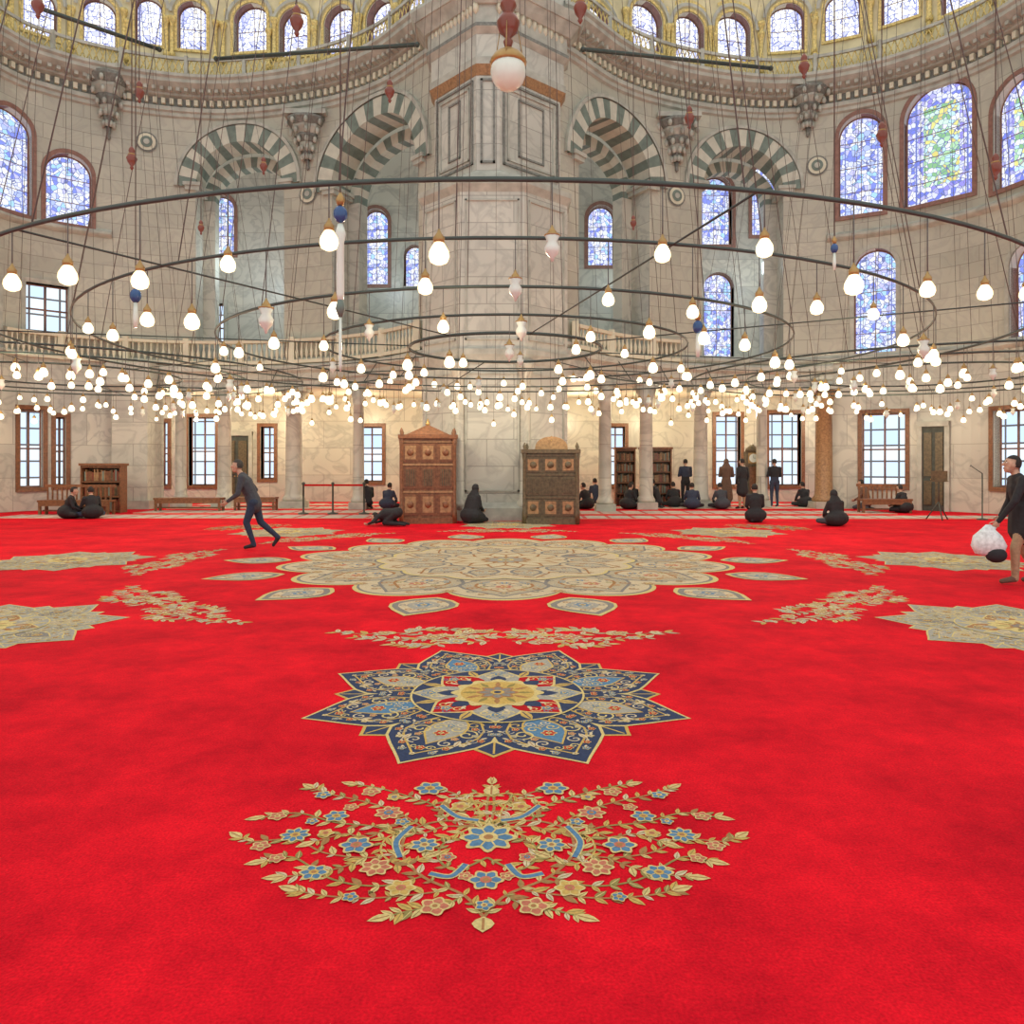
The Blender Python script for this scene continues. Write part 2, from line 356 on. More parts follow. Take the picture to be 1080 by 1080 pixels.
archR=[(592+6,700,108),(725,845,137)]
archL=[(335,455-2,103),(188,315,132)]
def build_exedra(path,arches,wins,drum,solid_px,name):
    fn=path.pt; mb=MB(); ops=[]; ars=[]
    for p0,p1,ya in arches:
        q0,q1=sorted((path.s_of(p0),path.s_of(p1))); c=(q0+q1)/2; R=(q1-q0)/2; d=path.at(c).y
        zt=Z(ya,d); th=0.6; r=R-th
        ars.append((c,r,zt-R,th)); ops.append(dict(c=c,w=2*r,b=5.1,t=zt-th,a=True,rise=r,mat=None,frame=None,depth=1.0))
    wo=[opening(path,*w) for w in wins]
    sol=path.s_of(solid_px)
    low=[o for o in wo if o['t']<5.1]; up=[o for o in wo if o['t']>=5.1]
    wall(mb,fn,0,path.L,5.1,15.3,ops+up,'wall')
    wall(mb,fn,sol,path.L,0,5.1,low,'marble')
    for o in ops: reveal(mb,fn,o,'marble',depth=1.0)
    for c,r,zs,th in ars:
        voussoirs(mb,fn,c,r-0.02,zs,th,-1.0,0.10,19)
        voussoirs(mb,fn,c,r-0.38,zs-0.15,0.38,-1.5,-1.0,21)
        for sg in(-1,1):
            for k,(w,h) in enumerate(((0.5,0.18),(0.62,0.12))):
                q=c+sg*(r+0.10); a=fn(q-w/2,0.12+.05*k,zs-0.12+k*.15);b=fn(q+w/2,0.12+.05*k,zs-.12+k*.15)
                a2=fn(q-w/2,-1.0,zs-.12+k*.15);b2=fn(q+w/2,-1.0,zs-.12+k*.15)
                up_=lambda p:(p[0],p[1],p[2]+h)
                mb.mesh([a,b,b2,a2,up_(a),up_(b),up_(b2),up_(a2)],[(3,2,1,0),(4,5,6,7),(0,1,5,4),(1,2,6,5),(2,3,7,6),(3,0,4,7)],'trim',False)
            q0=c+sg*r;q1=c+sg*(r-0.38)
            mb.poly([fn(q0,-1.0,5.1),fn(q1,-1.0,5.1),fn(q1,-1.0,zs-.15),fn(q0,-1.0,zs-.15)],'marble')
            mb.poly([fn(q1,-1.5,5.1),fn(q1,-1.0,5.1),fn(q1,-1.0,zs-.15),fn(q1,-1.5,zs-.15)],'marble')
        n=32
        for k in range(n):
            a0=pi*k/n;a1=pi*(k+1)/n
            def p(a,rr,o): return fn(c-rr*math.cos(a),o,zs+rr*math.sin(a))
            mb.poly([p(a0,r+th,.14),p(a1,r+th,.14),p(a1,r+th+.12,.14),p(a0,r+th+.12,.14)],'trim')
            mb.poly([p(a0,r+th+.12,.14),p(a1,r+th+.12,.14),p(a1,r+th+.12,0),p(a0,r+th+.12,0)],'trim')
    for z in (5.2,9.55):
        s_a=sol if z>6 else 0
        sweep(mb,fn,s_a,path.L,[(0,z-.12),(.10,z-.06),(.16,z),(.16,z+.08),(.05,z+.14),(0,z+.2)],'trim')
    mb.obj('wall_'+name)
    for o in wo: window(fn,o)
    cb=MB()
    sweep(cb,fn,0,path.L,[(0,13.95),(.08,14.0),(.08,14.12),(.16,14.16),(.16,14.3),(.05,14.34)],'trim')
    sweep(cb,fn,0,path.L,[(.05,14.34),(.05,14.62)],'trimd')
    sweep(cb,fn,0,path.L,[(.05,14.62),(.22,14.68),(.22,14.76),(.45,14.86),(.62,14.98),(.62,15.1),(.7,15.16),(.7,15.26),(0.1,15.3),(-0.5,15.32)],'trim')
    q=0.1
    while q<path.L-9:
        a=path.at(q,0.12); n2=path.at(q,1.0)-path.at(q,0.0); rz=math.atan2(n2.y,n2.x)
        cb.box((a.x,a.y,14.48),(0.14,0.13,0.2),'cream',rz)
        a=path.at(q,0.32); cb.box((a.x,a.y,14.8),(0.3,0.12,0.12),'trim',rz); q+=0.28
    cb.obj('trim_cornice_'+name)
    rb=MB(); q=0.05
    while q<path.L-10:
        rb.tube(fn(q,.45,15.3),fn(q+.22,.45,15.85),.02,'gold',4); rb.tube(fn(q+.22,.45,15.3),fn(q,.45,15.85),.02,'gold',4); q+=.22
    sweep(rb,fn,0,path.L-10,[(.42,15.83),(.5,15.83),(.5,15.93),(.42,15.93)],'trim')
    q=0
    while q<path.L-10:
        a=path.at(q,.46); rb.box((a.x,a.y,15.62),(.12,.12,.72),'trim'); q+=2.2
    rb.obj('parapet_railing')
    db=MB(); dops=[]
    for px,w,yb in drum:
        o=opening(path,px,w,yb-52,yb,True,'glassC','gold'); dops.append(o)
    wall(db,fn,0,path.L,15.3,21,dops,'drumw',off=-0.3)
    for o in dops:
        for g,m,e in((.16,'trim',.0),(.34,'gold',-.1)):
            ol=outline(o,g)[1:-1]; o2=outline(o,g+.12)[1:-1]
            for i in range(len(ol)-1):
                db.poly([fn(ol[i][0],-.2+e,ol[i][1]),fn(ol[i+1][0],-.2+e,ol[i+1][1]),fn(o2[i+1][0],-.2+e,o2[i+1][1]),fn(o2[i][0],-.2+e,o2[i][1])],m)
        h=o['w']/2+.34
        for sg in(-1,1):
            a=path.at(o['c']+sg*h,-.2); db.lathe((a.x,a.y,o['b']-.4),[(.12,0),(.12,.15),(.07,.2),(.07,1.2),(.13,1.35),(.14,1.45)],8,'gold')
    db.obj('wall_drum_'+name)
    for o in dops: window(fn,o,off=-0.3,grow=.1)
    eb=MB(); 
    sweep(eb,fn,0,sol+.2,[(-.5,4.25),(.12,4.25),(.12,4.5),(.2,4.55),(.2,4.75),(.32,4.85),(.32,5.0),(.2,5.08),(0,5.12)],'marble')
    n=40
    for i in range(n):
        a=(sol+.2)*i/n;b=(sol+.2)*(i+1)/n; pa=fn(a,-.5,4.25);pb=fn(b,-.5,4.25)
        eb.poly([pa,pb,(pb[0],31,4.25),(pa[0],31,4.25)],'cream'); eb.poly([fn(a,0,5.1),fn(b,0,5.1),(pb[0],31,5.1),(pa[0],31,5.1)],'cream')
    eb.obj('gallery_floor')
    return ars,path,sol
winsR=[(908,46,120,226,True,'glassA','frame'),(990,72,86,212,True,'glassB','frame'),(1076,56,78,192,True,'glassB','frame'),
       (923,44,262,372,True,'glassA','trim'),(1085,40,255,370,True,'glassA','trim'),
       (932,46,436,512,False,'pane','wood'),(1066,36,432,514,False,'pane','wood')]
winsL=[(11,44,113,222,True,'glassA','frame'),(72,48,162,236,True,'glassA','frame'),(-70,50,100,215,True,'glassA','frame'),
       (50,46,300,352,False,'pane','trim'),(-25,44,290,350,False,'pane','trim'),
       (33,24,432,514,False,'pane','wood'),(64,10,440,512,False,'pane','wood')]
drumR=[(640,26,52),(688,32,48),(732,30,60),(778,34,60),(832,34,50),(888,36,36),(947,38,18),(1010,42,5)]
drumL=[(425,26,38),(393,26,46),(352,30,52),(305,30,55),(260,34,50),(200,30,48),(155,28,42),(105,34,44),(45,34,33),(-15,36,25)]
RA=build_exedra(PR,archR,winsR,drumR,872,'right')
LA=build_exedra(PL,archL,winsL,drumL,118,'left')

def balustrade(path,p0,p1,h=0.85,off=0.18):
    q0,q1=sorted((path.s_of(p0),path.s_of(p1))); mb=MB()
    sweep(mb,path.pt,q0,q1,[(off-.08,5.1+h-.1),(off+.1,5.1+h-.1),(off+.12,5.1+h),(off-.1,5.1+h)],'cream')
    sweep(mb,path.pt,q0,q1,[(off-.08,5.22),(off+.08,5.22),(off+.08,5.1),(off-.08,5.1)],'cream')
    q=q0;k=0
    while q<q1:
        a=path.at(q,off)
        if k%10==0: mb.box((a.x,a.y,5.1+h/2+.03),(.2,.2,h+.1),'cream')
        else: mb.lathe((a.x,a.y,5.2),[(.045,0),(.03,.08),(.06,.2),(.065,.3),(.03,.45),(.03,.52),(.05,h-.2)],6,'cream')
        q+=.2;k+=1
    mb.obj('gallery_balustrade')
balustrade(PL,0,445); balustrade(PR,602,715,0.75)

YB=31.0
class Flat:
    def __init__(s,y): s.y=y
    def pt(s,q,off,z): return (q,s.y-off,z)
    def at(s,q,off=0): return Vector((q,s.y-off))
    def s_of(s,px): return X(px,s.y)
FB=Flat(YB)
bw=[(230,34,205,268,True,'glassA','frame'),(396,26,220,300,True,'glassA','frame'),(437,22,258,302,True,'glassA','trim'),
    (597,18,204,286,True,'glassA','frame'),(634,28,216,280,True,'glassA','frame'),(755,34,185,258,True,'glassA','frame'),(812,38,170,248,True,'glassA','frame'),
    (758,32,287,384,True,'glassA','trim'),(822,34,284,378,True,'glassA','trim'),(660,24,300,378,True,'glassA','trim'),
    (173,14,318,364,False,'pane','trim'),(218,36,320,370,False,'pane','trim'),
    (170,14,445,512,False,'pane','wood'),(213,28,440,512,False,'pane','wood'),(391,24,450,508,False,'pane','wood'),
    (650,18,450,512,False,'pane','wood'),(768,26,438,512,False,'pane','wood'),(828,34,436,512,False,'pane','wood'),(282,14,450,505,False,'pane','wood')]
bo=[opening(FB,*w) for w in bw]
mb=MB(); wall(mb,FB.pt,-17.5,17.5,0,16,bo,'marble',step=1.0); mb.obj('wall_back')
for o in bo: window(FB.pt,o)
def door(path,px,w,h,name='door_1'):
    q=path.s_of(px); mb=MB(); f=path.pt
    def bx(q0,q1,z0,z1,o0,o1,m):
        vs=[f(q0,o0,z0),f(q1,o0,z0),f(q1,o1,z0),f(q0,o1,z0),f(q0,o0,z1),f(q1,o0,z1),f(q1,o1,z1),f(q0,o1,z1)]
        mb.mesh(vs,[(3,2,1,0),(4,5,6,7),(0,1,5,4),(1,2,6,5),(2,3,7,6),(3,0,4,7)],m,False)
    bx(q-w/2-.15,q-w/2,0,h+.15,0.01,.12,'trim');bx(q+w/2,q+w/2+.15,0,h+.15,0.01,.12,'trim');bx(q-w/2-.15,q+w/2+.15,h,h+.18,0.01,.15,'trim')
    bx(q-w/2,q+w/2,0,h,0.01,.04,'door')
    for k in(-1,1):
        for z0,z1 in((.2,1.0),(1.15,h-.2)): bx(q+k*w/4-w*.17,q+k*w/4+w*.17,z0,z1,.04,.08,'wood2')
        mb.ell(f(q+k*.06,.1,1.05),(.03,.03,.03),'brass')
    mb.obj(name)
door(FB,250,1.0,2.7,'door_1'); door(PR,985,0.7,2.8,'door_2')

# ---------------------------------------------------------------- floor & carpet
mb=MB(); mb.poly([(-22,-3,0),(22,-3,0),(22,31.2,0),(-22,31.2,0)],'carpet'); mb.obj('floor')
mb=MB()
for (x0,x1,y0,y1) in((1.9,14.6,21.6,22.8),(1.9,12,23.6,25.0),(-15,-3.4,21.8,23.2),(-12,-3.6,24.0,25.4),(-12,12,26.3,27.6),(-12,12,28.4,29.6)):
    mb.poly([(x0,y0,.012),(x1,y0,.012),(x1,y1,.012),(x0,y1,.012)],'rugrow')
    for a,b,c,d in((x0,y0,x1,y0),(x1,y0,x1,y1),(x1,y1,x0,y1),(x0,y1,x0,y0)): mb.poly([(a,b,0),(c,d,0),(c,d,.012),(a,b,.012)],'cream_w')
mb.obj('prayer_rug_rows')

class Ink(MB):
    cnt=0; sub={}
    def p2(s,pts,m,l):
        s.cnt+=1; z=0.002+l*0.0004+(s.cnt%30)*0.000012
        s.poly([(p[0],p[1],z) for p in pts],s.sub.get(m,m))
    def disc(s,c,r,m,l,n=28): s.p2([(c[0]+r*math.cos(2*pi*i/n),c[1]+r*math.sin(2*pi*i/n)) for i in range(n)],m,l)
    def stroke(s,pts,w,m,l,taper=False):
        n=len(pts)
        L=[];R=[]
        for i,p in enumerate(pts):
            a=Vector(pts[max(0,i-1)]);b=Vector(pts[min(n-1,i+1)]); d=(b-a)
            if d.length<1e-9: d=Vector((1,0))
            d.normalize(); ww=w*(1-.6*i/n if taper else 1)/2
            L.append((p[0]-d.y*ww,p[1]+d.x*ww));R.append((p[0]+d.y*ww,p[1]-d.x*ww))
        for i in range(n-1): s.p2([L[i],R[i],R[i+1],L[i+1]],m,l)
    def flower(s,c,r,n,m1,m2,l,edge='yel_w',m3='tan_w'):
        def sc(rr,a): return [(c[0]+rr*(1+a*math.cos(n*t))*math.cos(t),c[1]+rr*(1+a*math.cos(n*t))*math.sin(t)) for t in [2*pi*i/(n*6) for i in range(n*6)]]
        s.p2(sc(r,.16),edge,l); s.p2(sc(r*.82,.18),m1,l+1)
        for k in range(n):
            a=2*pi*(k+.5)/n; s.stroke([(c[0]+r*.3*math.cos(a),c[1]+r*.3*math.sin(a)),(c[0]+r*.72*math.cos(a),c[1]+r*.72*math.sin(a))],r*.07,edge,l+2)
        s.disc(c,r*.38,m2,l+3,12); s.disc(c,r*.2,m3,l+4,10)
    def leaf(s,c,a,L,w,m,l,vein=None):
        ca,sa=math.cos(a),math.sin(a); pts=[]
        prof=[(0,0),(.2,.35),(.45,.5),(.7,.36),(.88,.14),(1,0)]
        for t,h in prof: pts.append((t*L,h*w))
        for t,h in reversed(prof[1:-1]): pts.append((t*L,-h*w))
        s.p2([(c[0]+x*ca-y*sa,c[1]+x*sa+y*ca) for x,y in pts],m,l)
        if vein: s.stroke([(c[0]+L*.1*ca,c[1]+L*.1*sa),(c[0]+L*.85*ca,c[1]+L*.85*sa)],w*.12,vein,l+1)
    def spiral(s,c,r,a0,turns,sg,w,m,l):
        n=int(14*turns)+4; s.stroke([(c[0]+r*(1-.85*i/n)*math.cos(a0+sg*turns*2*pi*i/n),c[1]+r*(1-.85*i/n)*math.sin(a0+sg*turns*2*pi*i/n)) for i in range(n+1)],w,m,l)
def crom(pts,k=8):
    P=[];ex=[pts[0]]+pts+[pts[-1]]
    for i in range(1,len(pts)):
        p0,p1,p2,p3=[Vector(q) for q in ex[i-1:i+3]]
        for j in range(k):
            t=j/k; P.append(0.5*((2*p1)+(p2-p0)*t+(2*p0-5*p1+4*p2-p3)*t*t+(3*p1-p0-3*p2+p3)*t**3))
    P.append(Vector(pts[-1])); return P
AX=-0.1; CC=(AX,12.4)
def spray():
    ink=Ink(); oy=3.2
    def gl(px,py):
        x,d=G(px,py); ax=(522-540)/F*d; return (x-ax,d-oy)
    vines=[([(522,968),(500,945),(455,925),(432,900),(440,876),(478,866),(522,874)],'tan_w',.016),
     ([(522,905),(490,918),(470,905),(478,888),(505,884)],'olive_w',.014),
     ([(455,925),(410,935),(360,928),(318,905),(290,908)],'olive_w',.012),
     ([(432,900),(395,905),(350,900),(318,886),(275,888),(262,884)],'tan_w',.012),
     ([(437,882),(400,872),(360,868),(320,858),(285,862)],'olive_w',.013),
     ([(450,872),(420,855),(385,845),(352,838),(335,832)],'tan_w',.012),
     ([(478,866),(462,850),(440,842),(405,832),(380,828)],'olive_w',.012),
     ([(522,874),(505,855),(490,840),(462,832)],'tan_w',.014),
     ([(522,874),(518,850),(522,828)],'tan_w',.016),
     ([(500,945),(480,955),(450,960),(425,966)],'olive_w',.012),
     ([(480,940),(440,945),(395,948),(350,945),(325,940)],'tan_w',.011),
     ([(522,840),(500,838),(512,862),(490,880),(455,890)],'gold_w',.014),
     ([(395,905),(370,915),(340,922),(310,925)],'tan_w',.011),
     ([(522,874),(478,872),(448,880),(425,870),(395,884),(370,880),(340,888)],'tan_w',.012),
     ([(440,876),(415,884),(410,900),(430,912),(455,905)],'gold_w',.011),
     ([(522,846),(505,848),(480,842),(470,852),(485,858)],'gold_w',.012)]
    fl=[(522,884,.115,8,'blue_w','yel_w'),(318,882,.062,8,'blue_w','gold_w'),(383,893,.068,6,'blue_w','pink_w'),(340,921,.055,6,'blue_w','gold_w'),(405,916,.062,7,'pink_w','yel_w'),
        (457,833,.072,6,'blue_w','gold_w'),(415,858,.062,7,'pink_w','blue_w'),(360,862,.055,6,'blue_w','gold_w'),(470,958,.055,5,'pink_w','yel_w'),(522,929,.066,6,'blue_w','pink_w'),
        (433,938,.055,6,'gold_w','pink_w'),(380,948,.03,5,'blue_w','gold_w'),(282,893,.04,5,'pink_w','yel_w'),(298,862,.04,5,'pink_w','yel_w'),(345,840,.04,5,'blue_w','yel_w'),(395,836,.045,5,'pink_w','yel_w'),
        (490,852,.045,5,'gold_w','pink_w'),(455,893,.06,7,'blue_w','yel_w'),(500,925,.03,5,'pink_w','yel_w'),(350,880,.035,5,'gold_w','pink_w'),(522,957,.035,5,'blue_w','yel_w'),(480,905,.035,5,'pink_w','blue_w'),(430,868,.035,5,'blue_w','yel_w'),(300,907,.035,5,'pink_w','yel_w'),(375,852,.035,5,'pink_w','yel_w'),(420,842,.035,5,'gold_w','blue_w'),(335,868,.03,5,'blue_w','yel_w')]
    rnd=random.Random(3)
    for sg in(1,-1):
        mir=lambda p:(p[0]*sg,p[1])
        for v,m,w in vines:
            pts=[mir(p) for p in crom([gl(*q) for q in v],8)]
            ink.stroke(pts,w*.85,m,1)
            for i in range(2,len(pts),3):
                d=Vector(pts[i])-Vector(pts[i-1]); a=math.atan2(d.y,d.x)
                for s2 in(1,-1):
                    mm=rnd.choice(['yel_w','yel_w','gold_w','gold_w','olive_w','cream_w','tan_w']); L=rnd.uniform(.035,.078)
                    ink.leaf(pts[i],a+s2*rnd.uniform(.6,1.1),L,L*.42,mm,2,'olive_w' if mm!='olive_w' else 'yel_w')
            ink.leaf(pts[-1],math.atan2(pts[-1][1]-pts[-2][1],pts[-1][0]-pts[-2][0]),.09,.045,'yel_w',3,'tan_w')
        for k,(px,py,r,n,a,b) in enumerate(fl):
            if px==522 and sg<0: continue
            c=mir(gl(px,py)); ink.flower(c,r*.95,n,a,b,5+ (k%3)*5,)
        for q in([(430,905),(425,888),(440,872)],[(500,912),(485,925),(462,922)],[(470,850),(488,862),(510,866)]):
            pts=[mir(p) for p in crom([gl(*z) for z in q],6)]; ink.stroke(pts,.034,'yel_w',3); ink.stroke(pts,.022,'blue_w',4)
    ink.leaf(gl(522,968),-pi/2,.09,.08,'yel_w',6,'tan_w'); ink.leaf(gl(522,840),pi/2,.12,.08,'yel_w',6,'tan_w')
    return ink
def petal(r0,r1,w,ang):
    prof=[(0,.25),(.12,.62),(.3,.93),(.48,1.0),(.62,.86),(.74,.60),(.84,.36),(.93,.15),(1,0)]
    L=[(r0+(r1-r0)*t,h*w) for t,h in prof]; pts=L+[(x,-y) for x,y in reversed(L[:-1])]
    ca,sa=math.cos(ang),math.sin(ang); return [(x*ca-y*sa,x*sa+y*ca) for x,y in pts]
def star(sub={}):
    ink=Ink(); ink.sub=sub; rnd=random.Random(5)
    for k in range(8):
        a=2*pi*k/8
        ink.p2(petal(.35,1.13,.36,a),'gold_w',0); ink.p2(petal(.37,1.10,.34,a),'navy_w',1)
        ink.stroke([(r*math.cos(a),r*math.sin(a)) for r in(.5,.8,1.08)],.012,'gold_w',2)
        for sg in(1,-1):
            ca,sa=math.cos(a),math.sin(a); ink.spiral((.93*ca-sg*.09*sa,.93*sa+sg*.09*ca),.06,a,1.2,sg,.01,'yel_w',2)
    for k in range(8):
        a=pi/8+2*pi*k/8; ca,sa=math.cos(a),math.sin(a)
        T=lambda x,y:(x*ca-y*sa,x*sa+y*ca)
        g='lgrey_w' if k%2 else 'blue_w'
        ink.p2(petal(.40,1.32,.345,a),'yel_w',3); ink.p2(petal(.42,1.295,.325,a),'navy_w',4)
        ink.p2(petal(.5,1.18,.245,a),'gold_w',5); ink.p2(petal(.515,1.16,.23,a),'navy_w',6)
        ink.p2(petal(.56,1.02,.13,a),'gold_w',6.5); ink.p2(petal(.575,1.0,.115,a),g,7)
        for sg in(1,-1):
            ink.spiral(T(.80,sg*.155),.07,sg*pi/2,1.3,-sg,.012,'yel_w',8)
            ink.spiral(T(.97,sg*.10),.05,sg*pi/2,1.2,sg,.011,'cream_w',8)
            ink.spiral(T(.64,sg*.13),.055,0,1.2,sg,.011,'gold_w',8)
            ink.spiral(T(.74,sg*.06),.045,0,1.2,-sg,.010,'yel_w',9)
            ink.spiral(T(.88,sg*.22),.04,0,1.2,-sg,.009,'lgrey_w',8)
            ink.spiral(T(.72,sg*.22),.04,0,1.2,sg,.009,'lgrey_w',8)
            ink.spiral(T(.66,sg*.05),.035,0,1.2,-sg,.009,'cream_w',9)
            for r,o,m in((.62,.24,'dred_w'),(.74,.285,'blue_w'),(.86,.27,'dred_w'),(.96,.205,'cream_w'),(1.04,.14,'dred_w'),(1.12,.095,'blue_w'),(.54,.19,'cream_w'),(.7,.16,'dred_w'),(.89,.12,'pink_w'),(.8,.21,'lgrey_w')):
                ink.flower(T(r,sg*o),.023,5,m,'yel_w',9)
            for r,o in((.68,.27),(.8,.285),(.91,.24),(1.0,.17),(1.08,.115)): ink.leaf(T(r,sg*o),a-sg*.6,.05,.02,'cream_w',9)
            ink.leaf(T(.9,sg*.16),a+sg*.1,.1,.04,'cream_w',8,'tan_w'); ink.spiral(T(1.06,sg*.05),.03,0,1.1,sg,.009,'yel_w',8)
        ink.flower(T(.83,0),.045,6,'dred_w','yel_w',11); ink.flower(T(1.08,0),.03,5,'dred_w','yel_w',11); ink.flower(T(.7,0),.028,5,'blue_w','cream_w',11)
        ink.flower(T(1.17,0),.018,5,'cream_w','gold_w',11)
    ink.disc((0,0),.60,'yel_w',17,48); ink.disc((0,0),.585,'navy_w',18,48)
    for k in range(8):
        a=2*pi*k/8; ink.p2(petal(.15,.60,.175,a),'yel_w',19); ink.p2(petal(.17,.575,.155,a),'dred_w' if k%2 else 'lgrey_w',20)
        ca,sa=math.cos(a),math.sin(a); T=lambda x,y:(x*ca-y*sa,x*sa+y*ca)
        for sg in(1,-1):
            ink.spiral(T(.42,sg*.07),.045,0,1.2,sg,.010,'yel_w',21); ink.leaf(T(.34,sg*.05),a+sg*.5,.08,.03,'cream_w',21)
            ink.spiral(T(.50,sg*.04),.03,0,1.2,-sg,.008,'blue_w',21)
        ink.flower(T(.46,0),.038,5,'blue_w','yel_w',22); ink.p2(petal(.26,.42,.06,a),'navy_w',21.5)
        a+=pi/8; ink.leaf((.42*math.cos(a),.42*math.sin(a)),a,.17,.07,'gold_w',20,'navy_w')
    n=12; ink.p2([(.30*(1+.08*math.cos(n*t))*math.cos(t),.30*(1+.08*math.cos(n*t))*math.sin(t)) for t in [2*pi*i/96 for i in range(96)]],'yel_w',26)
    ink.disc((0,0),.255,'gold_w',27,40)
    for k in range(12):
        a=2*pi*k/12; ink.leaf((.13*math.cos(a),.13*math.sin(a)),a,.12,.04,'tan_w' if k%2 else 'olive_w',28)
    ink.flower((0,0),.13,8,'grey_w','gold_w',30,'tan_w','navy_w')
    return ink
def sprig():
    ink=Ink(); rnd=random.Random(11)
    for sg in(1,-1):
        for v in([(.1,-.18),(.35,-.22),(.62,-.02),(.9,.14),(1.25,.10),(1.6,.18)],[(.62,-.02),(.75,-.12),(1.0,-.1),(1.35,-.04)],[(.35,-.22),(.42,.0),(.3,.15),(.12,.22)],[(.9,.14),(.8,.28),(.6,.3),(.4,.26)],[(.6,-.1),(.55,-.3),(.75,-.36),(.95,-.28)],[(.62,-.02),(.45,.05),(.25,-.02),(.08,.02)]):
            pts=[(p[0]*sg,p[1]) for p in crom(v,8)]; ink.stroke(pts,.02,'ltan_w',1)
            for i in range(2,len(pts),3):
                d=Vector(pts[i])-Vector(pts[i-1]); a=math.atan2(d.y,d.x)
                for s2 in(1,-1):
                    L=rnd.uniform(.10,.16); ink.leaf(pts[i],a+s2*rnd.uniform(.5,1.1),L,L*.42,rnd.choice(['yel_w','cream_w','pale_w','gold_w','sand_w']),2,'ltan_w')
        for x,y,r in((.62,-.02,.095),(1.1,.12,.08),(.4,-.2,.09),(.2,.2,.07),(.85,.26,.07),(1.45,.16,.055),(.75,-.34,.065),(1.2,-.06,.06),(.25,0,.06)):
            ink.flower((x*sg,y),r,6,rnd.choice(['cream_w','lgrey_w','ltan_w','pink_w']),'yel_w',4,'cream_w')
    return ink
def great():
    ink=Ink(); rnd=random.Random(2); n=14
    def lob(R,a,ph=0,sharp=1): return [((R*(1-a+a*abs(math.cos(n/2*(t+ph)))**sharp))*math.sin(t),-(R*(1-a+a*abs(math.cos(n/2*(t+ph)))**sharp))*math.cos(t)) for t in [2*pi*i/280 for i in range(280)]]
    ink.p2(lob(3.6,.13,0,.8),'yel_w',0); ink.p2(lob(3.52,.13,0,.8),'grey_w',1); ink.p2(lob(3.47,.13,0,.8),'pale_w',2)
    for k in range(n):
        a=-pi/2+2*pi*k/n; ca,sa=math.cos(a),math.sin(a); T=lambda x,y:(x*ca-y*sa,x*sa+y*ca)
        ink.p2(petal(1.9,3.38,.60,a),'grey_w',3); ink.p2(petal(1.96,3.32,.55,a),'sand_w',4); ink.p2(petal(2.1,3.1,.40,a),'tan_w',5); ink.p2(petal(2.15,3.04,.355,a),'pale_w',5.5)
        for sg in(1,-1):
            ink.spiral(T(2.5,sg*.17),.15,0,1.3,sg,.03,'grey_w',6); ink.spiral(T(2.85,sg*.1),.1,0,1.2,-sg,.025,'ltan_w',6); ink.leaf(T(2.2,sg*.2),a+sg*.4,.25,.1,'lgrey_w',6)
            ink.spiral(T(2.35,sg*.06),.07,0,1.2,-sg,.02,'tan_w',6)
            ink.spiral(T(3.0,sg*.40),.09,0,1.2,sg,.025,'grey_w',7); ink.flower(T(2.55,sg*.47),.075,6,'lgrey_w','cream_w',8,'pale_w')
            ink.spiral(T(2.78,sg*.42),.08,0,1.2,-sg,.025,'tan_w',7); ink.spiral(T(2.66,sg*.27),.06,0,1.2,-sg,.02,'olive_w',7)
            ink.spiral(T(3.22,sg*.26),.07,0,1.2,-sg,.022,'ltan_w',7); ink.spiral(T(2.2,sg*.40),.07,0,1.2,-sg,.022,'grey_w',7)
            ink.flower(T(2.9,sg*.24),.045,5,'pink_w','yel_w',8); ink.flower(T(2.4,sg*.3),.045,5,'blue_w','yel_w',8)
        ink.flower(T(2.65,0),.13,7,'pink_w','yel_w',8,'pale_w'); ink.flower(T(3.12,0),.08,6,'grey_w','yel_w',8,'pale_w'); ink.flower(T(2.35,0),.07,6,'blue_w','yel_w',8,'pale_w')
        b=a+pi/n; ink.flower((3.05*math.cos(b),3.05*math.sin(b)),.1,6,'ltan_w','yel_w',8,'cream_w')
        cb,sb=math.cos(b),math.sin(b); U=lambda x,y:(x*cb-y*sb,x*sb+y*cb)
        def alm(R0,R1,w): return [U(R0+(R1-R0)*t,w*h) for t,h in((0,.0),(.05,.25),(.15,.62),(.3,.92),(.45,1),(.6,.88),(.75,.62),(.88,.3),(1,0))]+[U(R0+(R1-R0)*t,-w*h) for t,h in((.88,.3),(.75,.62),(.6,.88),(.45,1),(.3,.92),(.15,.62),(.05,.25))]
        ink.p2(alm(3.5,4.62,.40),'yel_w',9); ink.p2(alm(3.57,4.54,.365),'grey_w',10); ink.p2(alm(3.66,4.44,.29),'pale_w',11); ink.p2(alm(3.78,4.28,.19),'lgrey_w',11.5)
        ink.flower(U(4.0,0),.11,6,'blue_w','yel_w',12,'pale_w')
        for sg in(1,-1): ink.spiral(U(4.05,sg*.22),.06,0,1.2,sg,.02,'grey_w',12); ink.spiral(U(4.27,sg*.07),.06,0,1.2,sg,.018,'tan_w',12); ink.spiral(U(3.8,sg*.13),.05,0,1.2,sg,.018,'tan_w',12)
    ink.p2(lob(2.15,.08,pi/n),'grey_w',12); ink.p2(lob(2.11,.08,pi/n),'yel_w',13); ink.p2(lob(2.05,.08,pi/n),'pale_w',14)
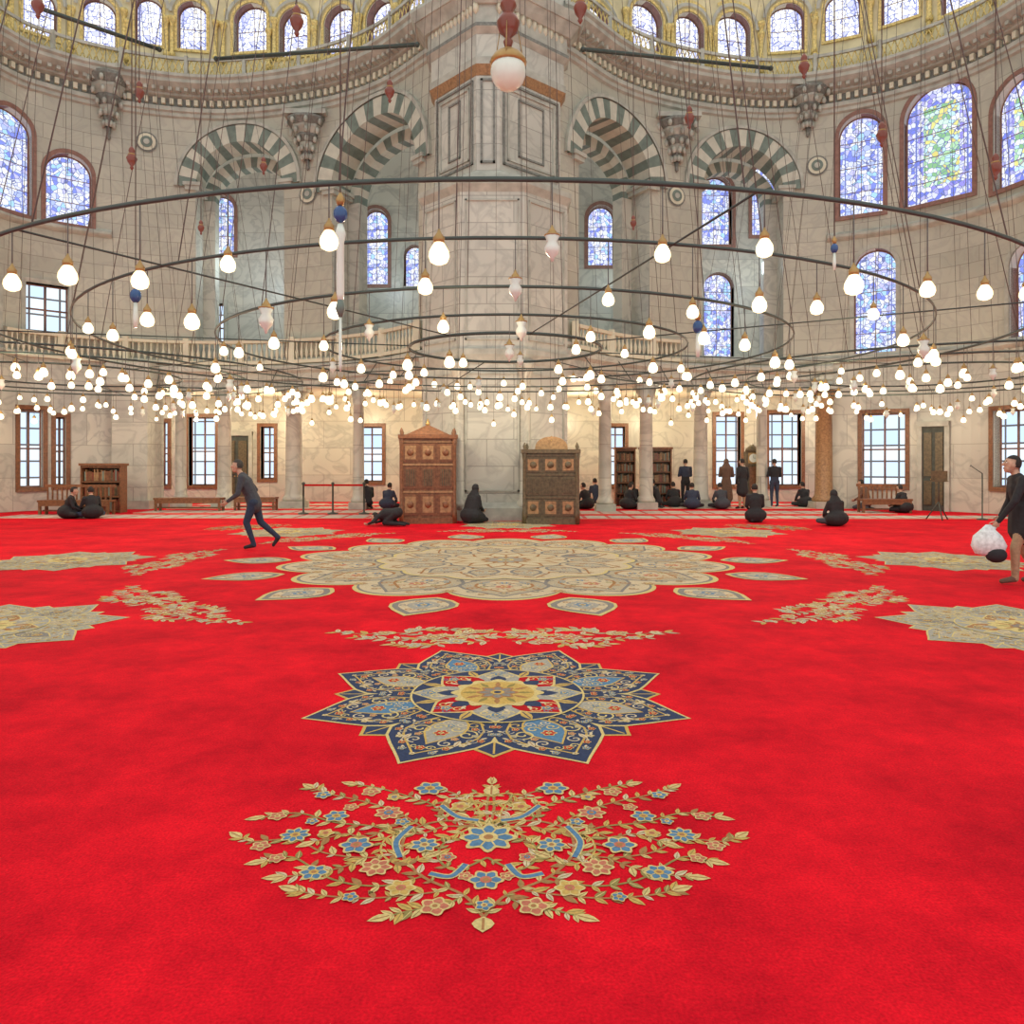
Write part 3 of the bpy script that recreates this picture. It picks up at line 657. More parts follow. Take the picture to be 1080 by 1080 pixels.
    for k in range(n):
        a=-pi/2+2*pi*(k+.5)/n; ca,sa=math.cos(a),math.sin(a); T=lambda x,y:(x*ca-y*sa,x*sa+y*ca)
        ink.p2(petal(.9,1.97,.36,a),'tan_w',15); ink.p2(petal(.94,1.92,.325,a),'pale_w' ,16); ink.p2(petal(1.05,1.8,.24,a),'grey_w',17); ink.p2(petal(1.1,1.74,.19,a),'sand_w',17.5)
        ink.flower(T(1.45,0),.11,6,'lgrey_w','cream_w',18,'cream_w')
        for sg in(1,-1): ink.spiral(T(1.3,sg*.1),.07,0,1.2,sg,.022,'tan_w',18); ink.spiral(T(1.6,sg*.2),.07,0,1.2,-sg,.022,'grey_w',18); ink.spiral(T(1.85,sg*.1),.05,0,1.2,-sg,.02,'tan_w',18)
    ink.p2(lob(1.05,.08),'grey_w',24); ink.p2(lob(1.01,.08),'pale_w',25)
    for k in range(n):
        a=2*pi*k/n; ink.p2(petal(.3,.95,.17,a),'tan_w',26); ink.p2(petal(.36,.88,.12,a),'cream_w',27)
    ink.flower((0,0),.36,10,'lgrey_w','yel_w',29,'ltan_w','grey_w')
    return ink
def radial(ink,name,R,ks=range(8)):
    o0=None
    for k in ks:
        a=k*pi/4; x=CC[0]+R*math.sin(a); y=CC[1]-R*math.cos(a)
        if o0 is None: o0=ink.obj(name,(x,y,0),a)
        else:
            o=bpy.data.objects.new(name,o0.data); o.location=(x,y,0); o.rotation_euler=(0,0,a); bpy.context.scene.collection.objects.link(o)
radial(spray(),'carpet_floral_spray',9.2,(0,1,3,5,7)); radial(star(),'carpet_star_medallion',7.16,(0,))
radial(star({'navy_w':'lgrey_w','gold_w':'yel_w','dred_w':'tan_w','pink_w':'ltan_w','blue_w':'grey_w','lgrey_w':'sand_w'}),'carpet_star_medallion',7.16,range(1,8)); radial(sprig(),'carpet_floral_garland',5.42)
great().obj('carpet_great_medallion',(CC[0],CC[1],0))

# ---------------------------------------------------------------- central pier
mb=MB()
def octp(g=0.0):
    return [(-1.45-g*.4,21-g),(0.35+g*.4,21-g),(1.62+g,22.2-g*.4),(1.62+g,24.6+g),(-2.62-g,24.6+g),(-2.62-g,22.2-g*.4)]
def dia(g=0.0):
    return [(-1.0,21.15-g),(-.35,21.15-g),(1.45+g,22.75-g*.4),(1.45+g,24.4+g),(-2.3-g,24.4+g),(-2.3-g,22.6-g*.4)]
mb.prism(octp(.18),0,.35,'trim'); mb.prism(octp(.18),.35,.5,'trim',octp(.02)); 
mb.prism(octp(),.5,9.1,'pier'); mb.prism(octp(0.02),4.35,4.6,'trim',octp(.1)); mb.prism(octp(.1),4.6,4.75,'trim')
mb.prism(octp(0),9.1,9.3,'trim',octp(.12)); mb.prism(octp(.12),9.3,9.45,'trim'); mb.prism(octp(.12),9.45,9.75,'trim',dia(.0))
mb.prism(dia(),9.75,12.5,'pier'); mb.prism(dia(.02),12.4,12.65,'woodl',dia(.16)); mb.prism(dia(.16),12.65,12.85,'trim'); mb.prism(dia(.1),12.85,13.5,'pier')
z=13.5
for g0,g1,h,m in((.1,.25,.15,'trim'),(.25,.25,.1,'trimd'),(.2,.2,.5,'trim'),(.3,.55,.3,'trim'),(.6,.7,.25,'trim'),(.4,.3,.1,'trimd'),(.3,.3,1.2,'pier'),(.3,.6,.3,'trim'),(.6,.6,.2,'trim'),(.3,.3,3.6,'pier')):
    mb.prism(dia(g0),z,z+h,m,dia(g1)); z+=h
def facepanel(a,b,z0,z1,inset,m='trimd',th=.05,w=.06):
    a=Vector(a);b=Vector(b);d=(b-a).normalized();n=Vector((d.y,-d.x)); L=(b-a).length
    def bar(u0,u1,za,zb):
        vs=[]
        for zz in(za,zb):
            for u,o in((u0,0),(u1,0),(u1,th),(u0,th)):
                p=a+d*u+n*o; vs.append((p.x,p.y,zz))
        mb.mesh(vs,[(3,2,1,0),(4,5,6,7),(0,1,5,4),(1,2,6,5),(2,3,7,6),(3,0,4,7)],m,False)
    bar(inset,inset+w,z0,z1);bar(L-inset-w,L-inset,z0,z1);bar(inset,L-inset,z0,z0+w);bar(inset,L-inset,z1-w,z1)
D=dia()
for i,j in((0,1),(1,2),(5,0)): facepanel(D[i],D[j],9.95,12.3,.12)
for i,j in((1,2),(5,0)): facepanel(D[i],D[j],10.1,12.15,.28,'trim'); facepanel(D[i],D[j],10.3,11.95,.7,'trimd',.04,.05)
O=octp()
for i,j in((0,1),(1,2),(5,0)):
    facepanel(O[i],O[j],5.0,8.9,.15,'trim',.04,.05); facepanel(O[i],O[j],.8,4.1,.15,'trim',.04,.05)
for k in(0,1): mb.lathe((O[k][0],O[k][1]+.05,0),[(.24,.3),(.24,.5),(.16,.6),(.15,3.9),(.2,4.0),(.27,4.3),(.28,4.4)],14,'marble')
for i in range(12):
    t=i/11
    for (a,b) in((D[5],D[0]),(D[1],D[2])):
        x=a[0]+(b[0]-a[0])*t;y=a[1]+(b[1]-a[1])*t; mb.lathe((x,y-.2,14.0),[(.02,0),(.09,.12),(.09,.3)],6,'cream')
mb.obj('central_pier')

def corbel(path,px,ytop,ybot):
    q=path.s_of(px); a=path.at(q,.05); d=a.y; zt=Z(ytop,d); zb=Z(ybot,d); mb=MB(); h=zt-zb
    tiers=5
    for k in range(tiers):
        r0=.10+.62*(k/tiers)**1.3; r1=.10+.62*((k+1)/tiers)**1.3
        mb.lathe((a.x,a.y,zb+h*.2+h*.7*k/tiers),[(r0,0),(r1,h*.1),(r1,h*.14)],8 if k%2 else 10,'trim' if k%2 else 'trimd',False)
        for i in range(9):
            t=pi*2*i/9; mb.ell((a.x+r1*math.cos(t),a.y+r1*math.sin(t),zb+h*.2+h*.7*k/tiers+.05),(.08,.08,.12),'trim',6,4)
    mb.lathe((a.x,a.y,zb),[(.01,0),(.07,.08),(.05,.18),(.1,h*.22)],8,'trimd'); mb.box((a.x,a.y,zt-.05),(1.5,1.0,.16),'trim')
    mb.obj('corbel_bracket')
for p,px,a,b in((PL,115,75,148),(PL,325,122,180),(PR,713,125,182),(PR,852,92,145)): corbel(p,px,a,b)
mb=MB()
for p,px,y in((PL,325,205),(PR,713,207),(PL,155,150),(PR,862,175)):
    q=p.s_of(px);d=p.at(q).y;zc=Z(y,d)
    for R,m,o in((.36,'trimd',.03),(.30,'cream',.06),(.2,'vgreen',.08),(.1,'trim',.1)):
        mb.poly([p.pt(q+R*math.cos(2*pi*i/20),o,zc+R*math.sin(2*pi*i/20)) for i in range(20)],m)
mb.obj('trim_rosettes')

def column(x,y,r,name,m='marble',h=4.25):
    mb=MB(); mb.box((x,y,.12),(r*2.9,r*2.9,.24),'trim'); mb.lathe((x,y,0),[(r*1.3,.24),(r*1.35,.32),(r*1.1,.42),(r,.5),(r*.9,h-.7),(r*1.05,h-.66),(r*1.0,h-.6),(r*1.1,h-.45),(r*1.5,h-.12)],18,m); mb.box((x,y,h-.06),(r*3.1,r*3.1,.12),'trim'); mb.obj(name)
for p,px,r in((PL,235,.25),(PL,308,.30),(PL,375,.2),(PL,190,.2),(PR,642,.22),(PR,684,.24),(PR,741,.26),(PR,805,.2)):
    a=p.at(p.s_of(px),-.15); column(a.x,a.y,r,'arcade_column')
a=PR.at(PR.s_of(868),.35); column(a.x,a.y,.3,'arcade_column','woodl')
mb=MB(); a=PL.at(PL.s_of(146),.1); hw=.62
pl=lambda g:[(a.x-hw-g,a.y-hw-g),(a.x+hw+g,a.y-hw-g),(a.x+hw+g,a.y+hw+g),(a.x-hw-g,a.y+hw+g)]
mb.prism(pl(.12),0,.3,'trim'); mb.prism(pl(0),.3,4.1,'pier'); mb.prism(pl(0),4.1,4.3,'trim',pl(.12)); mb.prism(pl(.12),4.3,5.05,'pier'); mb.obj('arcade_pier')

def beam(p0,p1,name='tie_beam'):
    mb=MB(); mb.tube(p0,p1,.06,'iron',8)
    for p in(p0,p1): mb.ell(p,(.08,.08,.08),'iron',8,6)
    mb.obj(name)
def P3(px,py,d): return (X(px,d),d,Z(py,d))
beam(P3(440,47,21.8),P3(228,62,23.5)); beam(P3(615,52,21.8),P3(813,72,23.5)); beam(P3(168,52,22.5),P3(40,8,20.0))

# ---------------------------------------------------------------- chandeliers
def lamp(mb,x,y,zr,drop,kind,r=.055):
    zc=zr-drop
    mb.tube((x,y,zr),(x,y,zc+r*1.5),.005,'wire',4)
    mb.lathe((x,y,zc),[(r*.55,r*1.2),(r*.6,r*1.7),(r*.3,r*2.1),(.004,r*2.6)],8,'brass')
    if kind==0:
        mb.lathe((x,y,zc),[(r*.3,-r*1.0),(r*.85,-r*.75),(r*1.06,-r*.2),(r*1.0,r*.35),(r*.7,r*.9),(r*.5,r*1.2)],10,'bulb')
    else:
        mb.lathe((x,y,zc),[(r*.12,-r*2.0),(r*.3,-r*1.5),(r*.85,-r*.9),(r*1.0,-r*.2),(r*.6,r*.5),(r*.95,r*1.2),(r*.7,r*1.4)],10,'white_glass')
        mb.torus((x,y,zc+r*1.3),r*.95,r*.09,'brass',12,4)
def chandelier(cx,cy,zr,rings,name,wires=True,drop=.45,rl=.055,spacing=.69,topz=20,seed=1,shrink=.5,far=.5):
    rnd=random.Random(seed); mb=MB()
    for R,rt in rings:
        mb.torus((cx,cy,zr),R,rt,'iron',max(40,int(R*18)))
        n=max(6,int(round(2*pi*R/spacing)))
        for i in range(n):
            a=-pi/2+2*pi*(i+ (0.5 if abs(R-rings[0][0])<.1 else rnd.random()*.3))/n
            k=1 if (i%7==0) else 0
            lamp(mb,cx+R*math.cos(a),cy+R*math.sin(a),zr,drop+rnd.uniform(-.10,.12),k,rl*rnd.uniform(.85,1.15))
            if math.sin(a)>.05 and R>2 and rnd.random()<far:
                a+=pi/n; lamp(mb,cx+R*math.cos(a),cy+R*math.sin(a),zr,drop+rnd.uniform(-.3,.35),0,rl*rnd.uniform(.8,1.15))
        nw=max(4,int(R*2.6)) 
        if wires:
            for i in range(nw):
                a=2*pi*(i+.37)/nw; x,y=cx+R*math.cos(a),cy+R*math.sin(a)
                mb.tube((x,y,zr),(cx+(x-cx)*shrink,cy+(y-cy)*shrink,topz),.0055,'wire',4)
    Rs=[r for r,_ in rings]
    for i in range(8):
        a=2*pi*(i+.31)/8
        mb.tube((cx+Rs[0]*math.cos(a),cy+Rs[0]*math.sin(a),zr),(cx+Rs[-1]*math.cos(a),cy+Rs[-1]*math.sin(a),zr),.009,'iron',5)
    mb.obj(name)
chandelier(-.1,11.5,3.32,[(6.9,.0135),(5.7,.012),(4.1,.013),(2.7,.013),(1.45,.018)],'chandelier',seed=4,rl=.055,far=.7)
chandelier(10.2,18.8,3.75,[(5.6,.018),(4.2,.018),(2.6,.018)],'chandelier',rl=.07,spacing=.85,seed=5,drop=.55)
chandelier(-11.0,18.8,3.75,[(5.6,.018),(4.2,.018),(2.6,.018)],'chandelier',rl=.07,spacing=.85,seed=6,drop=.55)
mb=MB(); rnd=random.Random(9)
for p,s0,s1 in((PL,0.9,LA[2]-1.6),(PR,0.9,RA[2]-.6)):
    q=s0
    while q<s1:
        a=p.at(q,.9); lamp(mb,a.x,a.y,4.2,.95+rnd.uniform(-.45,.4),0,.075)
        q+=.8
    sweep(mb,p.pt,s0,s1,[(.88,4.19),(.92,4.19),(.92,4.23),(.88,4.23),(.88,4.19)],'iron')
    for k in range(6):
        q=s0+(s1-s0)*k/5; mb.tube(p.pt(q,.34,4.9),p.pt(q,.9,4.2),.015,'iron')
for i in range(15):
    f=lambda j:(-4.2+8.0*j/14,19.4-.9*math.sin(pi*j/14),3.9)
    x,y,z=f(i); lamp(mb,x,y,z,.6+rnd.uniform(-.4,.45),0,.07)
    if i: mb.tube(f(i-1),f(i),.016,'iron')
for j in(0,5,9,14): mb.tube(f(j),(f(j)[0],f(j)[1],20),.006,'wire',4)
mb.obj('lamp_string')

def ornament(px,py,d,s,kind,top=20):
    x=X(px,d);z=Z(py,d); mb=MB(); mb.tube((x,d,z),(x,d,top),.0055,'wire',4)
    if kind=='red':
        mb.lathe((x,d,z),[(.01*s,-.30*s),(.05*s,-.24*s),(.03*s,-.2*s),(.10*s,-.1*s),(.13*s,0),(.09*s,.08*s),(.05*s,.1*s),(.08*s,.18*s),(.06*s,.24*s),(.02*s,.3*s)],12,'red_glass')
        mb.torus((x,d,z+.09*s),.08*s,.015*s,'brass',12,5)
    elif kind=='ball':
        mb.ell((x,d,z),(.21*s,.21*s,.22*s),'white_glass',20,14); mb.lathe((x,d,z),[(.21*s,.08*s),(.222*s,.12*s),(.17*s,.2*s),(.05*s,.28*s)],14,'brass')
        mb.lathe((x,d,z),[(.03*s,.26*s),(.06*s,.36*s),(.03*s,.40*s),(.11*s,.48*s),(.14*s,.58*s),(.10*s,.66*s),(.05*s,.70*s),(.10*s,.78*s),(.09*s,.83*s),(.03*s,.95*s)],14,'red_glass')
        for i in range(3):
            a=2*pi*i/3+.4; mb.tube((x+.12*s*math.cos(a),d+.12*s*math.sin(a),z+.56*s),(x+.2*s*math.cos(a),d+.2*s*math.sin(a),z+.14*s),.006,'brass')
    elif kind=='blue':
        mb.ell((x,d,z),(.05*s,.05*s,.06*s),'blue_glass',14,10); mb.lathe((x,d,z),[(.02*s,.06*s),(.035*s,.1*s),(.01*s,.15*s)],8,'brass')
        mb.lathe((x,d,z),[(.015*s,-.62*s),(.028*s,-.56*s),(.026*s,-.2*s),(.04*s,-.14*s),(.02*s,-.07*s)],10,'white_glass')
        mb.lathe((x,d,z),[(.012*s,-.72*s),(.035*s,-.66*s),(.02*s,-.6*s)],10,'vgreen'); mb.lathe((x,d,z),[(.006*s,-1.1*s),(.012*s,-1.05*s),(.01*s,-.72*s)],8,'white_glass')
    elif kind=='vase':
        mb.ell((x,d,z),(.06*s,.06*s,.08*s),'blue_glass',12,8); mb.lathe((x,d,z),[(.02*s,-.35*s),(.03*s,-.25*s),(.02*s,-.07*s)],8,'white_glass'); mb.lathe((x,d,z),[(.02*s,.07*s),(.045*s,.13*s),(.01*s,.2*s)],8,'brass')
    mb.obj('pendant_ornament')
ornament(536,76,9.0,1.0,'ball')
for px,py,d,s in((313,22,8.5,.6),(612,8,9,.65),(411,96,9.5,.5),(147,97,8.5,.42),(139,167,8,.42),(727,124,8.5,.45),(848,70,9,.5),(930,142,8,.45),(1050,176,7.5,.45),(40,5,8,.5),(278,175,9.5,.38),(668,235,9,.3),(212,240,9,.3)):
    ornament(px,py,d,s,'red')
ornament(359,226,5.3,1.0,'blue'); ornament(143,312,7.5,.9,'vase'); ornament(736,345,8,.9,'vase'); ornament(880,262,6.2,.5,'vase')

# ---------------------------------------------------------------- furniture
def kiosk(x,y,w,dp,h,wood,name,crest='peak',rz=0):
    mb=MB(); hb=h*.86
    mb.box((0,0,.08),(w+.1,dp+.1,.16),wood); mb.box((0,0,hb/2),(w,dp,hb),wood)
    tiers=[(.2,hb*.36),(hb*.4,hb*.68),(hb*.72,hb*.95)]; cols=3
    for ti,(z0,z1) in enumerate(tiers):
        mb.box((0,0,z1+.03),(w+.06,dp+.06,.05),'woodl' if wood=='wood' else wood)
        for c in range(cols):
            cw=w/cols; cx=-w/2+cw*(c+.5)
            for sy in(-1,1):
                yy=sy*(dp/2+.015)
                mb.box((cx,yy,(z0+z1)/2),(cw*.82,.03,(z1-z0)*.9),wood); mb.box((cx,yy*1.04,(z0+z1)/2),(cw*.62,.03,(z1-z0)*.7),'woodl' if ti!=1 else 'wood2')
                if ti==1:
                    for k in range(5): mb.box((cx-cw*.26+k*cw*.13,yy*1.09,(z0+z1)/2),(.02,.02,(z1-z0)*.7),wood)
                else: mb.ell((cx,yy*1.08,(z0+z1)/2),(.09,.03,.09),wood,8,6)
    for sx in(-1,1):
        for sy in(-1,1): mb.lathe((sx*w/2,sy*dp/2,0),[(.07,0),(.07,.3),(.05,.4),(.05,hb-.2),(.08,hb),(.03,hb+.1),(.05,hb+.18),(.01,hb+.28)],8,wood)
    mb.box((0,0,hb+.05),(w+.18,dp+.18,.1),wood)
    if crest=='peak':
        mb.prism([(-w*.42,-dp*.4),(w*.42,-dp*.4),(w*.42,dp*.4),(-w*.42,dp*.4)],hb+.1,h,wood,[(-.04,-.04),(.04,-.04),(.04,.04),(-.04,.04)]); mb.lathe((0,0,h-.02),[(.04,0),(.06,.06),(.01,.2)],8,'brass')
    else:
        n=12; pts=[(-w*.32*math.cos(pi*i/n),hb+.1+h*.16*math.sin(pi*i/n)**.8) for i in range(n+1)]
        for i in range(n):
            a,b=pts[i],pts[i+1]
            for yy in(-.05,.05): mb.poly([(a[0],yy,hb+.1),(b[0],yy,hb+.1),(b[0],yy,b[1]),(a[0],yy,a[1])],'woodl')
            mb.poly([(a[0],-.05,a[1]),(b[0],-.05,b[1]),(b[0],.05,b[1]),(a[0],.05,a[1])],wood)
        mb.lathe((0,0,h-.02),[(.04,0),(.06,.06),(.01,.18)],8,'brass')
    return mb.obj(name,(x,y,0),rz)
kiosk(X(453,20.7),20.3,1.38,.8,2.6,'wood','carved_wooden_pulpit','peak',.12)
kiosk(X(581,20.4),20.1,1.36,.8,2.15,'wood2','carved_wooden_kiosk','arch',-.1)
def bookcase(x,y,w,h,name='bookcase',rz=0):
    mb=MB(); dp=.4
    mb.box((0,dp/2,h/2),(w,.03,h),'wood2')
    for sx in(-1,1): mb.box((sx*w/2,0,h/2),(.05,dp,h),'wood')
    n=max(3,int(h/.4)); rn=random.Random(int(x*10))
    for i in range(n+1): mb.box((0,0,.04+(h-.08)*i/n),(w,dp,.04),'wood')
    for i in range(n):
        u=-w/2+.05; z0=.07+(h-.08)*i/n
        while u<w/2-.08:
            t=rn.uniform(.03,.06); hh=rn.uniform(.6,.85)*(h/n-.05); mb.box((u+t/2,.02,z0+hh/2),(t*.9,.24,hh),rn.choice(['wood','woodl','red_glass','vgreen','wood','wood2'])); u+=t
    mb.box((0,0,h+.04),(w+.12,dp+.08,.08),'wood'); mb.obj(name,(x,y,0),rz)
bookcase(X(106,24.2),24.4,1.25,1.5); bookcase(X(704,26.2),28.4,1.1,2.1); bookcase(X(670,26),28.4,.7,2.1)
def bench(x,y,w,name='low_bench',back=False,rz=0):
    mb=MB(); mb.box((0,0,.42),(w,.45,.06),'wood')
    for sx in(-1,1):
        for sy in(-1,1): mb.box((sx*(w/2-.06),sy*.17,.2),(.07,.07,.4),'wood')
    mb.box((0,0,.12),(w-.1,.04,.05),'wood'); mb.box((0,-.2,.33),(w-.08,.03,.12),'wood')
    if back:
        for k in range(int(w/.15)): mb.box((-w/2+.08+k*.15,.2,.65),(.04,.03,.45),'wood')
        mb.box((0,.2,.88),(w,.05,.08),'wood')
    mb.obj(name,(x,y,0),rz)
bench(X(200,25),25,2.2); bench(X(85,23.6),23.4,2.2,back=True); bench(X(270,25.5),25.5,1.4); bench(X(955,22.9),24.2,1.6,back=True)
mb=MB(); y=23.6
for px in(320,351,384):
    x=X(px,y); mb.lathe((x,y,0),[(.17,0),(.17,.03),(.04,.06),(.03,.1),(.03,.9),(.05,.92),(.05,.98),(.01,1.0)],12,'door')
mb.box(((X(320,y)+X(384,y))/2,y,.9),(X(384,y)-X(320,y),.02,.06),'dred_w')
mb.obj('rope_barrier')
def clock(x,y):
    mb=MB(); mb.box((0,0,.25),(.55,.35,.5),'wood2'); mb.box((0,0,1.0),(.4,.28,1.1),'wood2'); mb.box((0,-.15,1.0),(.26,.02,.9),'wood'); mb.box((0,0,1.75),(.52,.34,.5),'wood2')
    mb.lathe((0,0,2.0),[(.26,0),(.22,.12),(.1,.22),(.02,.3)],12,'wood2'); mb.box((0,-.18,1.77),(.38,.01,.38),'brass')
    n=20; mb.poly([(.16*math.cos(2*pi*i/n),-.19,1.77+.16*math.sin(2*pi*i/n)) for i in range(n)],'white_glass'); mb.box((0,-.195,1.82),(.012,.005,.12),'door'); mb.box((.04,-.195,1.77),(.09,.005,.012),'door'); mb.obj('grandfather_clock',(x,y,0))
clock(X(793,28.0),28.0)
def lectern(x,y):
    mb=MB()
    for k in range(3):
        a=2*pi*k/3+.3; mb.tube((0,0,.5),(.32*math.cos(a),.32*math.sin(a),0.01),.018,'door')
    mb.tube((0,0,.5),(0,0,1.15),.018,'door'); mb.box((0,-.03,1.22),(.45,.03,.3),'wood2',0); mb.box((0,-.06,1.08),(.45,.08,.02),'wood2'); mb.obj('music_stand',(x,y,0))
lectern(X(990,21.2),21.2)
def micstand(x,y):
    mb=MB(); mb.lathe((0,0,0),[(.14,0),(.14,.03),(.018,.05),(.018,1.3)],12,'door'); mb.tube((0,0,1.3),(-.3,0,1.5),.012,'door'); mb.ell((-.32,0,1.51),(.03,.03,.03),'trimd',8,6); mb.obj('microphone_stand',(x,y,0))
micstand(X(1036,21.2),21.2)

# ---------------------------------------------------------------- people
def cm(n,c,r=.85): M[n]=simple(n,c,rough=r,noise=.2,scale=25)
cm('skin',(0.50,0.31,0.22),.5); cm('hair',(0.025,0.02,0.018)); cm('c_black',(0.018,0.018,0.022)); cm('c_navy',(0.03,0.04,0.075)); cm('c_grey',(0.05,0.055,0.07)); cm('c_brown',(0.14,0.08,0.055)); cm('c_khaki',(0.36,0.25,0.15)); cm('c_jeans',(0.02,0.035,0.07)); cm('c_white',(0.68,0.74,0.76)); cm('eyew',(0.85,0.85,0.83),.3); cm('lip',(0.42,0.14,0.12)); cm('greyhair',(0.05,0.045,0.04))
def sph(nu=10,nv=7):
    vs=[];fs=[]
    for j in range(1,nv):
        t=pi*j/nv
        for i in range(nu):
            a=2*pi*i/nu; vs.append((math.sin(t)*math.cos(a),math.sin(t)*math.sin(a),math.cos(t)))
    top=len(vs);vs.append((0,0,1));bot=len(vs);vs.append((0,0,-1))
    for j in range(nv-2):
        for i in range(nu):
            i2=(i+1)%nu; fs.append((j*nu+i,(j+1)*nu+i,(j+1)*nu+i2,j*nu+i2))
    for i in range(nu):
        i2=(i+1)%nu; fs.append((top,i,i2)); fs.append((bot,(nv-2)*nu+i2,(nv-2)*nu+i))
    return np.array(vs),fs
SV,SF=sph()
def person(name,loc,yaw,J,col,vox=.02,hair='hair',headcover=None,skirt=None,hp=0.0,headyaw=0.0,extra=None):
    J={k:Vector(v) for k,v in J.items()}
    B=[]
    def bone(a,b,r0,r1,m,fx=1.0,fy=1.0):
        B.append((Vector(a),Vector(b),r0,r1,m,fx,fy))
    pel,ch,nk,hd=J['pel'],J['ch'],J['nk'],J['hd']
    mid=pel.lerp(ch,.5)
    bone(pel,mid,.135,.13,col['top'] if col.get('coat') else col['bot'],1.2,.88); bone(mid,ch,.135,.155,col['top'],1.2,.88); bone(ch,ch.lerp(nk,.55),.155,.115,col['top'],1.25,.82)
    bone(ch.lerp(nk,.6),nk,.07,.055,col.get('neck','skin')); bone(nk,hd,.052,.055,col.get('neck','skin'))
    if headcover: bone(hd+Vector((0,-.02,.02)),ch.lerp(nk,.5),.085,.17,col['top'],1.1,.85)
    for s in('L','R'):
        bone(J['sh'+s],J['el'+s],.065,.050,col['top']); bone(J['el'+s],J['wr'+s],.048,.035,col['top']); bone(ch.lerp(nk,.5),J['sh'+s],.078,.068,col['top'])
        bone(J['hi'+s],J['kn'+s],.095,.065,col['bot']); bone(J['kn'+s],J['an'+s],.065,.045,col['bot']); bone(J['an'+s],J['to'+s],.045,.035,col['shoe'])
        bone(pel,J['hi'+s],.11,.1,col['bot'])
    if skirt:
        for (p,q,r0,r1,fx,fy) in skirt: bone(p,q,r0,r1,col['top'],fx,fy)
    vs=[];fs=[];nb=0
    for p0,p1,r0,r1,m,fx,fy in B:
        L=(p1-p0).length; n=max(2,int(L/.03)+1)
        for i in range(n):
            t=i/(n-1); c=p0.lerp(p1,t); r=r0+(r1-r0)*t
            V=SV*np.array([r*fx,r*fy,r])+np.array(c[:]); vs.append(V); fs+= [tuple(k+nb for k in f) for f in SF]; nb+=len(V)
    V=np.concatenate(vs); me=bpy.data.meshes.new('tmp'); me.from_pydata(V.tolist(),[],fs); ob=bpy.data.objects.new('tmp',me); bpy.context.scene.collection.objects.link(ob)
    md=ob.modifiers.new('r','REMESH'); md.mode='VOXEL'; md.voxel_size=vox
    ms=ob.modifiers.new('s','SMOOTH'); ms.iterations=4; ms.factor=.5
    dg=bpy.context.evaluated_depsgraph_get(); ev=ob.evaluated_get(dg); em=ev.to_mesh()
    nv=len(em.vertices); co=np.empty(nv*3); em.vertices.foreach_get('co',co); co=co.reshape(-1,3)
    F2=[tuple(p.vertices) for p in em.polygons]; ev.to_mesh_clear(); bpy.data.objects.remove(ob); bpy.data.meshes.remove(me)
    co[:,2]=np.maximum(co[:,2],0.013)
    cen=np.array([co[list(f)].mean(0) for f in F2]); best=np.full(len(F2),1e9); lab=np.zeros(len(F2),int)
    for bi,(p0,p1,r0,r1,m,fx,fy) in enumerate(B):
        a=np.array(p0[:]);d=np.array(p1[:])-a; L2=max(1e-9,d@d); t=np.clip(((cen-a)@d)/L2,0,1); dv=cen-(a+t[:,None]*d); dv=dv/np.array([fx,fy,1]); ds=np.linalg.norm(dv,axis=1)-(r0+(r1-r0)*t)
        k=ds<best; best[k]=ds[k]; lab[k]=bi
    mb=MB(); mb.v+=[tuple(p) for p in co]
    for f,l in zip(F2,lab):
        mb.f.append(f); mb.m.append(mb.mi(B[l][4])); mb.sm.append(True); mb.uv.append([(0,0)]*len(f)); mb.nu.append([(0,0)]*len(f))
    R=Matrix.Rotation(headyaw,3,'Z')@Matrix.Rotation(-hp,3,'X'); c=hd+Vector((0,.01,.05))
    def E(o,r,m,nu=10,nv=8,keep=None): mb.ell(c+R@Vector(o),r,m,nu,nv,R,keep)
    E((0,0,.015),(.076,.094,.105),'skin',16,12); E((0,.018,-.05),(.055,.068,.062),'skin',12,9); E((0,.035,-.088),(.03,.04,.025),'skin')
    E((0,.097,-.012),(.012,.02,.026),'skin'); E((0,.104,-.028),(.017,.014,.012),'skin'); E((0,.084,-.062),(.024,.008,.005),'lip'); E((0,.083,-.070),(.02,.008,.005),'lip')
    for sx in(-1,1):
        E((sx*.031,.082,.012),(.014,.008,.008),'eyew'); E((sx*.031,.089,.012),(.006,.004,.006),'hair'); E((sx*.031,.088,.032),(.018,.006,.004),hair); E((sx*.077,0,-.005),(.01,.02,.032),'skin')
    if headcover:
        E((0,-.008,.02),(.092,.108,.122),headcover,16,12,lambda x,y,z:not(y>.45 and z<.55)); E((0,-.03,-.09),(.10,.095,.09),headcover,14,8)
    else:
        E((0,-.008,.024),(.084,.1,.112),hair,18,14,lambda x,y,z:(z>.45) or (y<.1 and z>-.35) )
    for s,sg in(('L',-1),('R',1)):
        w=J['wr'+s]; d=(w-J['el'+s]).normalized(); fw=Vector((0,1,0)); sd=(fw-d*fw.dot(d))
        if sd.length<.2: sd=Vector((sg,0,0))-d*d.dot(Vector((sg,0,0)))
        sd.normalize(); nn=d.cross(sd).normalized()
        if nn.x*sg>0: nn=-nn
        mt=Matrix((sd,nn,d)).transposed()
        pc=w+d*.055; mb.ell(pc,(.04,.016,.052),'skin',10,8,mt)
        for k,(off,L) in enumerate(((-.029,.062),(-.010,.074),(.010,.078),(.029,.070))):
            p=w+d*.098+sd*off; q=p+d*L*.5+nn*.012; r=q+d*L*.32+nn*.028; e=r+d*.008+nn*.02
            mb.tube(p-d*.012,q,.0095,'skin',6,.0088); mb.tube(q,r,.0088,'skin',6,.008); mb.tube(r,e,.008,'skin',6,.006); mb.ell(q,(.0088,)*3,'skin',6,4); mb.ell(r,(.008,)*3,'skin',6,4)
